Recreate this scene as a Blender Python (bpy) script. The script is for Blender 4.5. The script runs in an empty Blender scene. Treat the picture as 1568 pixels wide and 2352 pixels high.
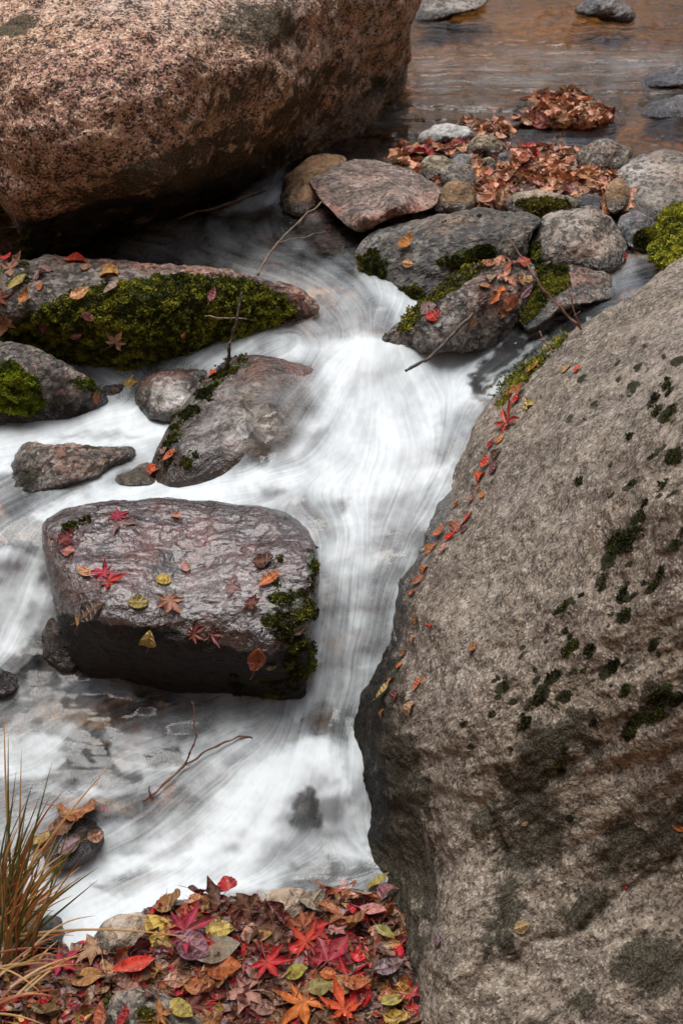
import bpy, math, random
import numpy as np
from mathutils import Vector, Matrix
from mathutils.bvhtree import BVHTree

random.seed(7)
RNG = np.random.default_rng(7)
scene = bpy.context.scene
COL = scene.collection
R = math.radians

# ------------------------------------------------------------------ camera, sky, sun, exposure
CAM_H = 1.75
PITCH = R(30)
cam_d = bpy.data.cameras.new("camera")
cam = bpy.data.objects.new("camera", cam_d)
COL.objects.link(cam)
cam.location = (0, 0, CAM_H)
cam.rotation_euler = (R(90) - PITCH, 0, 0)
cam_d.sensor_fit = 'VERTICAL'
cam_d.sensor_height = 36.0
cam_d.lens = 50.0
cam_d.clip_start = 0.05
cam_d.clip_end = 500
cam_d.dof.use_dof = True
cam_d.dof.focus_distance = 2.6
cam_d.dof.aperture_fstop = 11
scene.camera = cam

SUN_EL, SUN_AZ = R(82), R(-60)          # azimuth from +Y towards +X
world = bpy.data.worlds.new("World")
scene.world = world
world.use_nodes = True
wn = world.node_tree.nodes
wl = world.node_tree.links
wn.clear()
sky = wn.new('ShaderNodeTexSky')
sky.sky_type = 'NISHITA'
sky.sun_disc = False
sky.sun_elevation = SUN_EL
sky.sun_rotation = SUN_AZ
sky.air_density = 0.8
sky.dust_density = 2.5
sky.ozone_density = 1.0
bg = wn.new('ShaderNodeBackground')
bg.inputs['Strength'].default_value = 0.10
wo = wn.new('ShaderNodeOutputWorld')
hsv = wn.new('ShaderNodeHueSaturation')
hsv.inputs['Saturation'].default_value = 0.6          # overcast: the cloud layer greys the blue
wl.new(sky.outputs[0], hsv.inputs['Color'])
wl.new(hsv.outputs[0], bg.inputs[0])
wl.new(bg.outputs[0], wo.inputs[0])

sun_d = bpy.data.lights.new("sun", 'SUN')
sun_d.energy = 1.5
sun_d.angle = R(45)
sun_d.color = (1.0, 0.98, 0.95)
sun = bpy.data.objects.new("sun", sun_d)
COL.objects.link(sun)
sv = Vector((math.sin(SUN_AZ) * math.cos(SUN_EL), math.cos(SUN_AZ) * math.cos(SUN_EL), math.sin(SUN_EL)))
sun.rotation_euler = sv.to_track_quat('Z', 'Y').to_euler()
sun.location = (0, 3, 6)

scene.view_settings.view_transform = 'Standard'
scene.view_settings.look = 'None'
scene.view_settings.gamma = 1.0
scene.view_settings.exposure = 1.27
scene.cycles.max_bounces = 8
scene.cycles.transparent_max_bounces = 12
scene.cycles.caustics_reflective = False
scene.cycles.caustics_refractive = False

# ------------------------------------------------------------------ projection helpers (picture survey -> metres)
CP, SP = math.cos(PITCH), math.sin(PITCH)


def rays(u, v):
    xn = (np.asarray(u, float) - 784.0) / 2352 * 0.72
    yn = (1176.0 - np.asarray(v, float)) / 2352 * 0.72
    return xn, CP + yn * SP, -SP + yn * CP


def pt(u, v, Y):
    dx, dy, dz = rays(u, v)
    t = Y / dy
    return np.stack([dx * t, dy * t, CAM_H + dz * t], -1)


def Yz(u, v, z):
    dx, dy, dz = rays(u, v)
    return (CAM_H - z) * dy / (-dz)


def Z(u, v, z):
    """control point given by its height"""
    return (u, v, float(Yz(u, v, z)))


def tps_fit(xy, val, lam=1e-4):
    xy = np.asarray(xy, float) / 1000.0
    val = np.asarray(val, float)
    n = len(xy)
    d = np.linalg.norm(xy[:, None] - xy[None], axis=-1)
    K = np.where(d > 0, d * d * np.log(d + 1e-12), 0) + lam * np.eye(n)
    Pm = np.c_[np.ones(n), xy]
    A = np.zeros((n + 3, n + 3))
    A[:n, :n] = K
    A[:n, n:] = Pm
    A[n:, :n] = Pm.T
    w = np.linalg.solve(A, np.r_[val, 0, 0, 0])
    return xy, w


def tps_eval(fit, u, v):
    xy, w = fit
    q = np.stack([np.asarray(u, float).ravel(), np.asarray(v, float).ravel()], -1) / 1000.0
    out = np.full(len(q), w[-3]) + q @ w[-2:]
    for i in range(len(xy)):
        d2 = ((q - xy[i]) ** 2).sum(1)
        out += w[i] * 0.5 * d2 * np.log(d2 + 1e-12)
    return out.reshape(np.shape(u))


def idw(ctrl, u, v, p=2.6, eps=18.0):
    """inverse distance blend of control values; never overshoots"""
    u = np.asarray(u, float)
    v = np.asarray(v, float)
    n = len(ctrl[0]) - 2
    num = np.zeros(u.shape + (n,))
    den = np.zeros(u.shape)
    for c in ctrl:
        d2 = (u - c[0]) ** 2 + (v - c[1]) ** 2 + eps * eps
        w = d2 ** (-p / 2)
        den += w
        for k in range(n):
            num[..., k] += w * c[2 + k]
    return num / den[..., None]


_perm = np.random.default_rng(3).permutation(256)
_perm = np.concatenate([_perm, _perm, _perm])
_grad = np.array([[1, 1, 0], [-1, 1, 0], [1, -1, 0], [-1, -1, 0], [1, 0, 1], [-1, 0, 1], [1, 0, -1], [-1, 0, -1],
                  [0, 1, 1], [0, -1, 1], [0, 1, -1], [0, -1, -1]], float)


def perlin(P):
    Pi = np.floor(P).astype(int)
    f = P - Pi
    Pi &= 255
    w = f * f * f * (f * (f * 6 - 15) + 10)
    res = 0
    for dx in (0, 1):
        wx = w[:, 0] if dx else 1 - w[:, 0]
        for dy in (0, 1):
            wy = w[:, 1] if dy else 1 - w[:, 1]
            for dz in (0, 1):
                wz = w[:, 2] if dz else 1 - w[:, 2]
                h = _perm[_perm[_perm[(Pi[:, 0] + dx) & 255] + ((Pi[:, 1] + dy) & 255)] + ((Pi[:, 2] + dz) & 255)] % 12
                g = _grad[h]
                res = res + wx * wy * wz * (g[:, 0] * (f[:, 0] - dx) + g[:, 1] * (f[:, 1] - dy) + g[:, 2] * (f[:, 2] - dz))
    return res


def fbm(P, freq, octs=4, seed=0, gain=0.5, ridged=False):
    P = np.asarray(P, float) * freq + seed * 17.31
    out, a, tot = 0, 1.0, 0
    for o in range(octs):
        n = perlin(P)
        if ridged:
            n = 1 - 2 * np.abs(n)
        out = out + a * n
        tot += a
        a *= gain
        P = P * 2.03 + 5.7
    return out / tot


def sstep(a, b, x):
    t = np.clip((x - a) / (b - a), 0, 1)
    return t * t * (3 - 2 * t)


def poly_sd(poly, u, v):
    """signed distance to a polygon, positive inside"""
    poly = np.asarray(poly, float)
    u = np.asarray(u, float)
    v = np.asarray(v, float)
    ins = np.zeros(u.shape, bool)
    best = np.full(u.shape, 1e9)
    n = len(poly)
    for i in range(n):
        ax, ay = poly[i]
        bx, by = poly[(i + 1) % n]
        ex, ey = bx - ax, by - ay
        t = np.clip(((u - ax) * ex + (v - ay) * ey) / (ex * ex + ey * ey + 1e-9), 0, 1)
        best = np.minimum(best, np.hypot(u - ax - t * ex, v - ay - t * ey))
        if ay != by:
            c = ((ay > v) != (by > v)) & (u < (bx - ax) * (v - ay) / (by - ay) + ax)
            ins ^= c
    return np.where(ins, best, -best)


def smooth_closed(pts, n):
    """Catmull-Rom through the points, resampled evenly"""
    p = np.asarray(pts, float)
    m = len(p)
    out = []
    for i in range(m):
        p0, p1, p2, p3 = p[i - 1], p[i], p[(i + 1) % m], p[(i + 2) % m]
        t = np.linspace(0, 1, 16, endpoint=False)[:, None]
        out.append(0.5 * (2 * p1 + (p2 - p0) * t + (2 * p0 - 5 * p1 + 4 * p2 - p3) * t * t + (3 * p1 - p0 - 3 * p2 + p3) * t ** 3))
    q = np.concatenate(out)
    q = np.vstack([q, q[:1]])
    s = np.r_[0, np.cumsum(np.linalg.norm(np.diff(q, axis=0), axis=1))]
    si = np.linspace(0, s[-1], n, endpoint=False)
    return np.stack([np.interp(si, s, q[:, 0]), np.interp(si, s, q[:, 1])], -1)


# ------------------------------------------------------------------ mesh helpers
def make_mesh(name, V, quads=None, tris=None, smooth=True):
    me = bpy.data.meshes.new(name)
    V = np.asarray(V, np.float32)
    nq = 0 if quads is None else len(quads)
    nt = 0 if tris is None else len(tris)
    me.vertices.add(len(V))
    me.vertices.foreach_set('co', V.ravel())
    loops = []
    if nq:
        loops.append(np.asarray(quads, np.int32).ravel())
    if nt:
        loops.append(np.asarray(tris, np.int32).ravel())
    loops = np.concatenate(loops)
    me.loops.add(len(loops))
    me.loops.foreach_set('vertex_index', loops)
    me.polygons.add(nq + nt)
    st = np.r_[np.arange(nq) * 4, nq * 4 + np.arange(nt) * 3].astype(np.int32)
    me.polygons.foreach_set('loop_start', st)
    me.polygons.foreach_set('loop_total', np.r_[np.full(nq, 4), np.full(nt, 3)].astype(np.int32))
    me.polygons.foreach_set('use_smooth', np.full(nq + nt, smooth))
    me.update(calc_edges=True)
    return me


def attr(me, name, vals):
    a = me.attributes.new(name, 'FLOAT', 'POINT')
    a.data.foreach_set('value', np.asarray(vals, np.float32).ravel())


def attr_col(me, name, vals):
    a = me.attributes.new(name, 'FLOAT_COLOR', 'POINT')
    vals = np.asarray(vals, np.float32)
    if vals.shape[1] == 3:
        vals = np.c_[vals, np.ones(len(vals), np.float32)]
    a.data.foreach_set('color', vals.ravel())


def link(name, me, mat=None, parent=None):
    o = bpy.data.objects.new(name, me)
    COL.objects.link(o)
    if mat:
        me.materials.append(mat)
    if parent:
        o.parent = parent
    return o


def tag(o, label=None, cat=None, group=None, kind=None):
    if label:
        o['label'] = label
    if cat:
        o['category'] = cat
    if group:
        o['group'] = group
    if kind:
        o['kind'] = kind
    return o


def grid_quads(nr, nc):
    i = np.arange(nr - 1)[:, None] * nc + np.arange(nc - 1)[None]
    return np.stack([i, i + 1, i + nc + 1, i + nc], -1).reshape(-1, 4)


# ------------------------------------------------------------------ node helpers
class NT:
    def __init__(self, name):
        self.m = bpy.data.materials.new(name)
        self.m.use_nodes = True
        self.t = self.m.node_tree
        self.t.nodes.clear()
        self.out = self.t.nodes.new('ShaderNodeOutputMaterial')

    def n(self, typ, ins=None, **kw):
        nd = self.t.nodes.new('ShaderNode' + typ)
        for k, v in kw.items():
            setattr(nd, k, v)
        for k, v in (ins or {}).items():
            self.set(nd.inputs[k], v)
        return nd

    def set(self, sock, v):
        if isinstance(v, bpy.types.NodeSocket):
            self.t.links.new(v, sock)
        elif isinstance(v, bpy.types.Node):
            self.t.links.new(v.outputs[0], sock)
        else:
            if isinstance(v, tuple) and len(v) == 3 and sock.type == 'RGBA':
                v = v + (1,)
            sock.default_value = v

    def noise(self, vec, scale, detail=4, rough=0.55, dist=0.0):
        return self.n('TexNoise', {'Vector': vec, 'Scale': scale, 'Detail': detail, 'Roughness': rough, 'Distortion': dist}).outputs[0]

    def ramp(self, fac, a, b):
        return self.n('MapRange', {0: fac, 1: a, 2: b, 3: 0.0, 4: 1.0}, clamp=True, interpolation_type='SMOOTHSTEP').outputs[0]

    def mix(self, fac, a, b, mode='MIX'):
        nd = self.n('Mix', data_type='RGBA', blend_type=mode)
        self.set(nd.inputs[0], fac)
        self.set(nd.inputs[6], a)
        self.set(nd.inputs[7], b)
        return nd.outputs[2]

    def math(self, op, a, b=0.0, c=None):
        nd = self.n('Math', operation=op)
        self.set(nd.inputs[0], a)
        self.set(nd.inputs[1], b)
        if c is not None:
            self.set(nd.inputs[2], c)
        return nd.outputs[0]

    def attr(self, name, out='Fac'):
        return self.n('Attribute', attribute_name=name).outputs[out]

    def mapping(self, vec, rot=(0, 0, 0), scale=(1, 1, 1), loc=(0, 0, 0)):
        return self.n('Mapping', {'Vector': vec, 'Rotation': rot, 'Scale': scale, 'Location': loc}).outputs[0]


def rock_mat(name, c1, c2, dark, light, grain=150.0, dk=0.5, lt=0.4, patch=7.0, strata=None, sfac=0.5,
             rough=0.75, lichen_shade=(0.035, 0.033, 0.022), tone=(0.4, 0.16, 0.11), pale=(0.55, 0.52, 0.48), bump=1.0, wetmul=0.28, gthr=0.0, wave=None, coat=0.0, mosscol=(0.05, 0.062, 0.012)):
    """weathered stone: two body colours in patches, mineral grains dark and light, optional banding along `strata`;
    the vertex masks say where it is wet, mossed, dark with lichens or painted overhang shade, tinted (tone) or lighter (pale)"""
    t = NT(name)
    P = t.n('TexCoord').outputs['Object']
    wob = t.n('VectorMath', {0: P}, operation='ADD')
    nz = t.n('TexNoise', {'Vector': P, 'Scale': 9.0, 'Detail': 2.0})
    sc = t.n('VectorMath', {0: nz.outputs[1], 3: 0.06}, operation='SCALE')
    t.set(wob.inputs[1], sc.outputs[0])
    Pw = wob.outputs[0]
    body = t.mix(t.ramp(t.noise(Pw, patch, 5, 0.6), 0.38, 0.62), c1, c2)
    body = t.mix(t.math('MULTIPLY', t.attr('tone'), t.ramp(t.noise(Pw, patch * 2, 4), 0.3, 0.6)), body, tone)
    body = t.mix(t.math('MULTIPLY', t.attr('pale'), t.ramp(t.noise(Pw, patch * 2.3, 4), 0.3, 0.6)), body, pale)
    if strata:
        d0 = Vector(strata[0]).normalized()
        d1 = d0.cross(Vector((0.3, -0.6, 0.74))).normalized()
        rotm = Matrix((d0, d1, d0.cross(d1)))
        rp = t.mapping(Pw, tuple(rotm.to_euler()))
        s1 = t.noise(t.mapping(rp, (0, 0, 0), strata[1]), 1.0, 6, 0.6)
        mx_ = max(strata[1])
        gp = t.mapping(t.mapping(P, tuple(rotm.to_euler())), (0, 0, 0), tuple(0.68 + 0.32 * x / mx_ for x in strata[1]))
    else:
        s1 = None
        gp = P
    g1 = t.noise(gp, grain, 3, 0.62)
    g4 = t.noise(t.n('VectorMath', {0: gp, 1: (3.1, 7.7, 1.3)}, operation='ADD').outputs[0], grain * 0.8, 2, 0.6)
    body = t.mix(t.math('MULTIPLY', t.ramp(g4, 0.52, 0.64), 0.45), body, t.mix(0.5, body, tone))
    g2 = t.noise(gp, grain * 1.9, 2, 0.6)
    g3 = t.noise(Pw, grain * 0.22, 3, 0.6)
    vc = t.n('TexVoronoi', {'Vector': gp, 'Scale': grain * 1.5})
    cr = t.n('SeparateColor', {0: vc.outputs['Color']})
    clus = t.math('MULTIPLY', t.math('SUBTRACT', g3, 0.5), 1.5)
    dsel = t.math('ADD', t.math('ADD', t.math('MULTIPLY', cr.outputs[0], 0.75), t.math('MULTIPLY', g1, 0.7)), clus)
    dmask = t.math('MULTIPLY', t.ramp(dsel, 0.58 + gthr * 2, 0.46 + gthr * 2), dk)
    lsel = t.math('ADD', t.math('ADD', t.math('MULTIPLY', cr.outputs[1], 0.75), t.math('MULTIPLY', g2, 0.6)), clus)
    lmask = t.math('MULTIPLY', t.ramp(lsel, 0.86, 1.0), lt)
    stain = t.noise(Pw, patch * 0.9, 5, 0.65)
    body = t.mix(t.math('MULTIPLY', t.ramp(stain, 0.56, 0.36), 0.6), body, t.mix(1.0, body, (0.45, 0.42, 0.38), 'MULTIPLY'))
    body = t.mix(t.math('MULTIPLY', t.ramp(t.noise(Pw, patch * 1.4, 4, 0.6), 0.5, 0.66), 0.38), body, t.mix(0.6, body, tone))
    body = t.mix(dmask, body, dark)
    body = t.mix(lmask, body, light)
    # lichens and algae crust, and shade painted under overhangs
    lz = t.math('ADD', t.attr('lichen_shade'), t.math('MULTIPLY', t.math('SUBTRACT', t.noise(Pw, 22.0, 5, 0.68), 0.5), 1.5))
    lm = t.ramp(lz, 0.42, 0.6)
    body = t.mix(t.math('MULTIPLY', lm, 0.92), body, t.mix(t.ramp(g2, 0.4, 0.66), lichen_shade, t.mix(0.16, lichen_shade, light)))
    mz = t.math('ADD', t.attr('moss'), t.math('MULTIPLY', t.math('SUBTRACT', t.noise(Pw, 26.0, 4, 0.62), 0.5), 1.3))
    mm = t.ramp(mz, 0.45, 0.6)
    body = t.mix(mm, body, t.mix(g1, tuple(0.4 * x for x in mosscol), mosscol))
    wz = t.math('ADD', t.attr('wet'), t.math('MULTIPLY', t.math('SUBTRACT', t.noise(Pw, 16.0, 4, 0.6), 0.5), 0.7))
    wm = t.ramp(wz, 0.3, 0.7)
    body = t.mix(wm, body, t.mix(1.0, body, (wetmul, wetmul, wetmul), 'MULTIPLY'))
    h = t.math('ADD', t.math('MULTIPLY', g1, 0.5), t.math('MULTIPLY', g3, 1.6))
    h = t.math('ADD', h, t.math('MULTIPLY', t.noise(Pw, 38.0, 5, 0.65), 2.6))
    if s1:
        h = t.math('ADD', h, t.math('MULTIPLY', s1, 1.6))
    h = t.math('ADD', h, t.math('MULTIPLY', mm, t.math('MULTIPLY', g1, 2.5)))
    if wave:
        wv = t.noise(t.mapping(Pw, (0.2, 0.1, 0.15), wave), 1.0, 3, 0.5)
        h = t.math('ADD', h, t.math('MULTIPLY', wv, 3.2))
    bp = t.n('Bump', {'Height': h, 'Strength': 0.9, 'Distance': 0.006 * bump})
    rg = t.math('SUBTRACT', rough, t.math('MULTIPLY', wm, rough - 0.2))
    rg = t.math('ADD', rg, t.math('MULTIPLY', mm, 0.3))
    sp = t.math('ADD', 0.4, t.math('MULTIPLY', wm, 0.5)) if not wave else 0.95
    sp = t.math('MULTIPLY', sp, t.math('SUBTRACT', 1.0, t.math('MULTIPLY', lm, 0.8)))
    rg = t.math('ADD', rg, t.math('MULTIPLY', lm, 0.25))
    b = t.n('BsdfPrincipled', {'Base Color': body, 'Roughness': rg, 'Normal': bp.outputs[0], 'Specular IOR Level': sp})
    if coat:
        t.set(b.inputs['Coat Weight'], t.math('MULTIPLY', coat, t.math('SUBTRACT', 1.0, t.math('MULTIPLY', lm, 0.9))))
        b.inputs['Coat IOR'].default_value = 1.7
        b.inputs['Coat Roughness'].default_value = 0.13
        film = t.n('Bump', {'Height': wv if wave else t.noise(Pw, 24, 3, .5), 'Strength': 0.7, 'Distance': 0.016})
        t.set(b.inputs['Coat Normal'], film.outputs[0])
    t.set(t.out.inputs[0], b.outputs[0])
    return t.m


# ------------------------------------------------------------------ the stream: surface heights, whiteness, direction of flow
WATER_Z = [  # u, v, height
    (-300, -200, .66), (400, -200, .66), (1000, -200, .66), (1800, -200, .66), (1000, 60, .652), (1500, 60, .655), (1300, 180, .65), (1000, 200, .65),
    (800, 320, .648), (1500, 320, .65), (1800, 300, .65), (640, 440, .645), (300, 480, .64), (0, 480, .64), (-300, 480, .64), (560, 480, .63), (400, 540, .625), (150, 590, .62),
    (-200, 590, .62), (600, 560, .622), (700, 590, .615), (500, 600, .615), (760, 630, .608), (820, 670, .592), (700, 690, .585), (760, 740, .568), (850, 740, .568),
    (660, 770, .548), (560, 800, .535), (850, 790, .556), (800, 830, .548), (890, 830, .548), (850, 900, .518), (760, 900, .522), (850, 980, .475), (960, 930, .475), (1010, 850, .476), (1100, 800, .485),
    (1000, 1000, .462), (1080, 960, .462), (1050, 1080, .456), (900, 1080, .448), (760, 1080, .447), (700, 1020, .492), (700, 930, .542), (650, 880, .567), (630, 960, .547), (550, 900, .540), (610, 1050, .490), (540, 980, .512),
    (480, 900, .492), (430, 840, .505), (360, 880, .48), (320, 930, .455), (250, 870, .465), (200, 850, .47), (0, 850, .46), (-200, 850, .45), (420, 960, .445), (300, 970, .437), (150, 980, .432), (0, 1000, .43), (-250, 1000, .42),
    (340, 1060, .436), (200, 1100, .434), (450, 1130, .438), (600, 1130, .440), (800, 1170, .437), (950, 1180, .437), (700, 1170, .436), (100, 1180, .424), (-100, 1150, .42), (0, 1220, .41),
    (70, 1240, .40), (-150, 1250, .40), (60, 1330, .335), (0, 1400, .29), (-150, 1400, .285), (60, 1450, .25), (0, 1500, .225), (-200, 1500, .22),
    (850, 1250, .422), (780, 1250, .420), (920, 1260, .425), (820, 1320, .39), (810, 1400, .335), (880, 1400, .345), (740, 1400, .335), (790, 1500, .265), (700, 1500, .26), (760, 1600, .205), (700, 1600, .195),
    (740, 1680, .172), (820, 1640, .19), (660, 1680, .168), (600, 1660, .17), (500, 1640, .172), (350, 1620, .172), (200, 1600, .176), (100, 1570, .185), (0, 1580, .18), (-200, 1590, .18),
    (720, 1710, .168), (640, 1730, .155), (560, 1740, .148), (770, 1740, .150), (720, 1770, .143), (700, 1830, .106), (780, 1830, .100), (700, 1905, .034), (790, 1912, .024), (610, 1820, .122), (560, 1900, .078), (640, 1900, .068), (640, 1945, .038), (560, 1950, .046),
    (450, 1760, .132), (300, 1740, .135), (100, 1740, .132), (-100, 1740, .13), (400, 1860, .082), (250, 1840, .094), (100, 1840, .09), (-150, 1850, .08), (480, 1960, .032), (300, 1980, .018), (150, 2000, .015), (0, 2000, .012),
    (-200, 2000, .0), (650, 1990, -.002), (800, 1980, .0), (880, 2030, .0), (500, 2060, -.01), (300, 2090, -.012), (120, 2120, -.015), (-200, 2120, -.02), (700, 2100, -.006), (1000, 2100, .0), (400, 2300, -.05), (-200, 2350, -.06), (1000, 2350, -.05), (800, 2350, -.05),
    (1150, 900, .475), (1120, 860, .485), (1160, 790, .525), (1230, 760, .55), (1300, 720, .575), (1400, 670, .60), (1250, 830, .535), (1480, 620, .62), (1800, 600, .63), (1700, 900, .6), (1500, 1300, .4), (1300, 1600, .2), (1300, 2000, .0), (1800, 2000, .0), (1800, 1400, .3),
    (1000, 620, .61), (950, 720, .575), (1150, 650, .60), (1200, 500, .635), (1000, 450, .645),
]
wz_fit = tps_fit([c[:2] for c in WATER_Z], [c[2] for c in WATER_Z], 3e-4)

FOAM_SHEEN = [  # u, v, whiteness; the far pool's small values stand for sky reflection
    (1000, 60, 0), (1300, 60, 0), (1540, 60, 0), (1000, 180, .05), (1250, 170, .1), (1500, 170, .06), (850, 290, 0), (1100, 240, .04), (1500, 310, 0), (1400, 260, .04), (1500, 250, .08), (700, 380, 0), (300, 450, 0), (-100, 450, 0),
    (620, 440, .32), (560, 470, .2), (600, 490, .06), (500, 480, .1), (450, 520, .08), (350, 560, .1), (250, 575, .1), (150, 590, .05), (480, 555, .14), (580, 550, .12), (700, 560, .05), (500, 600, .12), (640, 600, .24), (760, 570, .04),
    (700, 620, .3), (740, 645, .34), (790, 620, .3), (820, 670, .5), (700, 660, .3), (760, 690, .42), (880, 700, .6), (700, 710, .32), (780, 740, .42), (870, 740, .5), (660, 760, .5), (720, 760, .55),
    (560, 800, .62), (640, 790, .66), (700, 800, .85), (800, 790, .97), (850, 800, 1), (900, 790, .92), (930, 780, .7), (850, 880, 1), (950, 860, .98), (1020, 830, .97), (1100, 800, .95), (1100, 850, .92), (1040, 890, .95), (960, 940, .97), (880, 960, 1), (800, 900, .96),
    (760, 850, .8), (740, 900, .62), (690, 860, .34), (700, 930, .36), (640, 880, .14), (620, 950, .0), (560, 900, .0), (590, 860, .05), (650, 1000, .14), (720, 980, .6), (600, 1040, .02), (640, 1070, .5), (700, 1050, .78), (780, 1000, .95), (880, 1030, .86), (960, 1010, .85), (1030, 960, .72),
    (1080, 930, .5), (1060, 990, .55), (1040, 1040, .58), (1010, 1090, .5), (1080, 970, .4), (940, 1080, .8), (850, 1070, .86), (760, 1080, .93), (680, 1100, .92), (600, 1110, .92), (500, 1130, .92), (420, 1140, .9), (330, 1150, .86), (800, 1120, .82), (900, 1130, .8), (720, 1150, .62), (680, 1160, .55),
    (780, 1180, .82), (870, 1180, .78), (950, 1180, .58), (1000, 1180, .42), (740, 1220, .58), (820, 1230, .72), (900, 1240, .58), (960, 1240, .42), (770, 1280, .62), (850, 1290, .68), (910, 1300, .5), (800, 1350, .68), (880, 1370, .55), (740, 1360, .5), (760, 1420, .6), (830, 1430, .52), (875, 1450, .5),
    (730, 1480, .6), (790, 1490, .42), (850, 1500, .45), (710, 1560, .66), (760, 1540, .45), (810, 1560, .42), (690, 1620, .6), (750, 1620, .36), (800, 1620, .45), (690, 1660, .4), (770, 1690, .5), (720, 1670, .3), (640, 1665, .5), (660, 1690, .55),
    (430, 850, .42), (470, 830, .6), (360, 870, .2), (400, 900, .28), (360, 930, .3), (420, 930, .55), (320, 890, .08), (250, 870, .6), (180, 850, .45), (300, 880, .4), (100, 840, .2),
    (380, 970, .78), (300, 960, .9), (200, 960, .8), (100, 990, .9), (20, 1010, .88), (-100, 1030, .8), (50, 960, .5), (0, 950, .35), (200, 1000, .86), (320, 1010, .85), (380, 1040, .66), (300, 1050, .66), (240, 1080, .7), (290, 1090, .4), (200, 1120, .8), (100, 1110, .42), (60, 1130, .36), (20, 1130, .36), (150, 1130, .62), (330, 1110, .88), (260, 1140, .9), (180, 1150, .82),
    (100, 1160, .55), (30, 1180, .4), (70, 1200, .45), (0, 1220, .36), (60, 1235, .34), (120, 1180, .62), (-100, 1200, .5), (20, 1270, .7), (60, 1300, .7), (90, 1330, .55), (10, 1350, .82), (60, 1390, .85), (30, 1440, .86), (80, 1430, .6), (0, 1480, .7), (60, 1480, .35), (100, 1500, .15), (-100, 1400, .8),
    (50, 1530, .22), (100, 1560, .25), (150, 1570, .12), (30, 1590, .4), (20, 1640, .38), (100, 1620, .35), (200, 1600, .22), (300, 1600, .3), (380, 1610, .32), (250, 1640, .38), (330, 1660, .5), (450, 1625, .42), (530, 1630, .52), (600, 1640, .55), (640, 1650, .45), (420, 1660, .6), (520, 1670, .68), (580, 1690, .66),
    (100, 1680, .72), (50, 1720, .78), (150, 1660, .6), (120, 1730, .82), (40, 1770, .7), (100, 1800, .6), (0, 1830, .6), (160, 1720, .5), (200, 1720, .3), (220, 1750, .26), (190, 1780, .3), (250, 1700, .55), (260, 1760, .6), (300, 1790, .6), (350, 1750, .2), (340, 1735, .22), (400, 1720, .66), (260, 1790, .36), (250, 1820, .62), (330, 1820, .6), (400, 1790, .62), (420, 1810, .5), (170, 1830, .4), (250, 1860, .45), (350, 1870, .5),
    (470, 1780, .5), (440, 1830, .56), (520, 1740, .66), (480, 1720, .72), (560, 1780, .86), (520, 1840, .86), (600, 1740, .82), (640, 1760, .96), (700, 1720, .93), (740, 1710, .9), (770, 1740, .86), (790, 1790, .72), (680, 1800, .9), (640, 1840, 1), (600, 1870, 1), (660, 1780, 1), (610, 1800, .97), (650, 1870, 1), (770, 1790, .85), (745, 1760, .92), (720, 1790, .8), (685, 1850, .55), (700, 1820, .6), (700, 1890, .5), (750, 1830, .66), (780, 1860, .7), (800, 1900, .72), (740, 1880, .6), (640, 1900, .98), (560, 1900, .95), (480, 1900, .86), (420, 1900, .7),
    (300, 1930, .66), (350, 1960, .78), (250, 1960, .72), (200, 1990, .86), (300, 2000, .52), (280, 2030, .6), (400, 1990, .82), (500, 1960, .93), (580, 1960, .96), (640, 1950, .8), (720, 1930, .72), (800, 1930, .8), (700, 1970, .55), (620, 2000, .7), (540, 2010, .9), (440, 2040, .9), (350, 2060, .9), (250, 2070, .9), (160, 2060, .9), (120, 2110, .96), (200, 2110, .95), (180, 2160, .97), (120, 2080, .9), (760, 1990, .4), (840, 1970, .5), (850, 2010, .4), (760, 2030, .35), (680, 2030, .52), (580, 2050, .6), (500, 2060, .7), (860, 2050, .3), (700, 2060, .45), (80, 2140, .6), (0, 1900, .6), (-100, 1700, .6),
    (1150, 790, .62), (1130, 830, .66), (1150, 860, .05), (1200, 790, .05), (1120, 900, .2), (1180, 830, .3), (1250, 760, .2), (1250, 800, .34), (1300, 720, .28), (1330, 750, .36), (1380, 680, .26), (1450, 640, .26), (1090, 870, .1), (1220, 820, .36), (1150, 890, .34), (1180, 800, .04), (1500, 620, .2), (1180, 760, .1), (1080, 740, .3), (1140, 700, .25), (1100, 770, .45), (1150, 760, .3), (1160, 880, .3),
]
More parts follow.
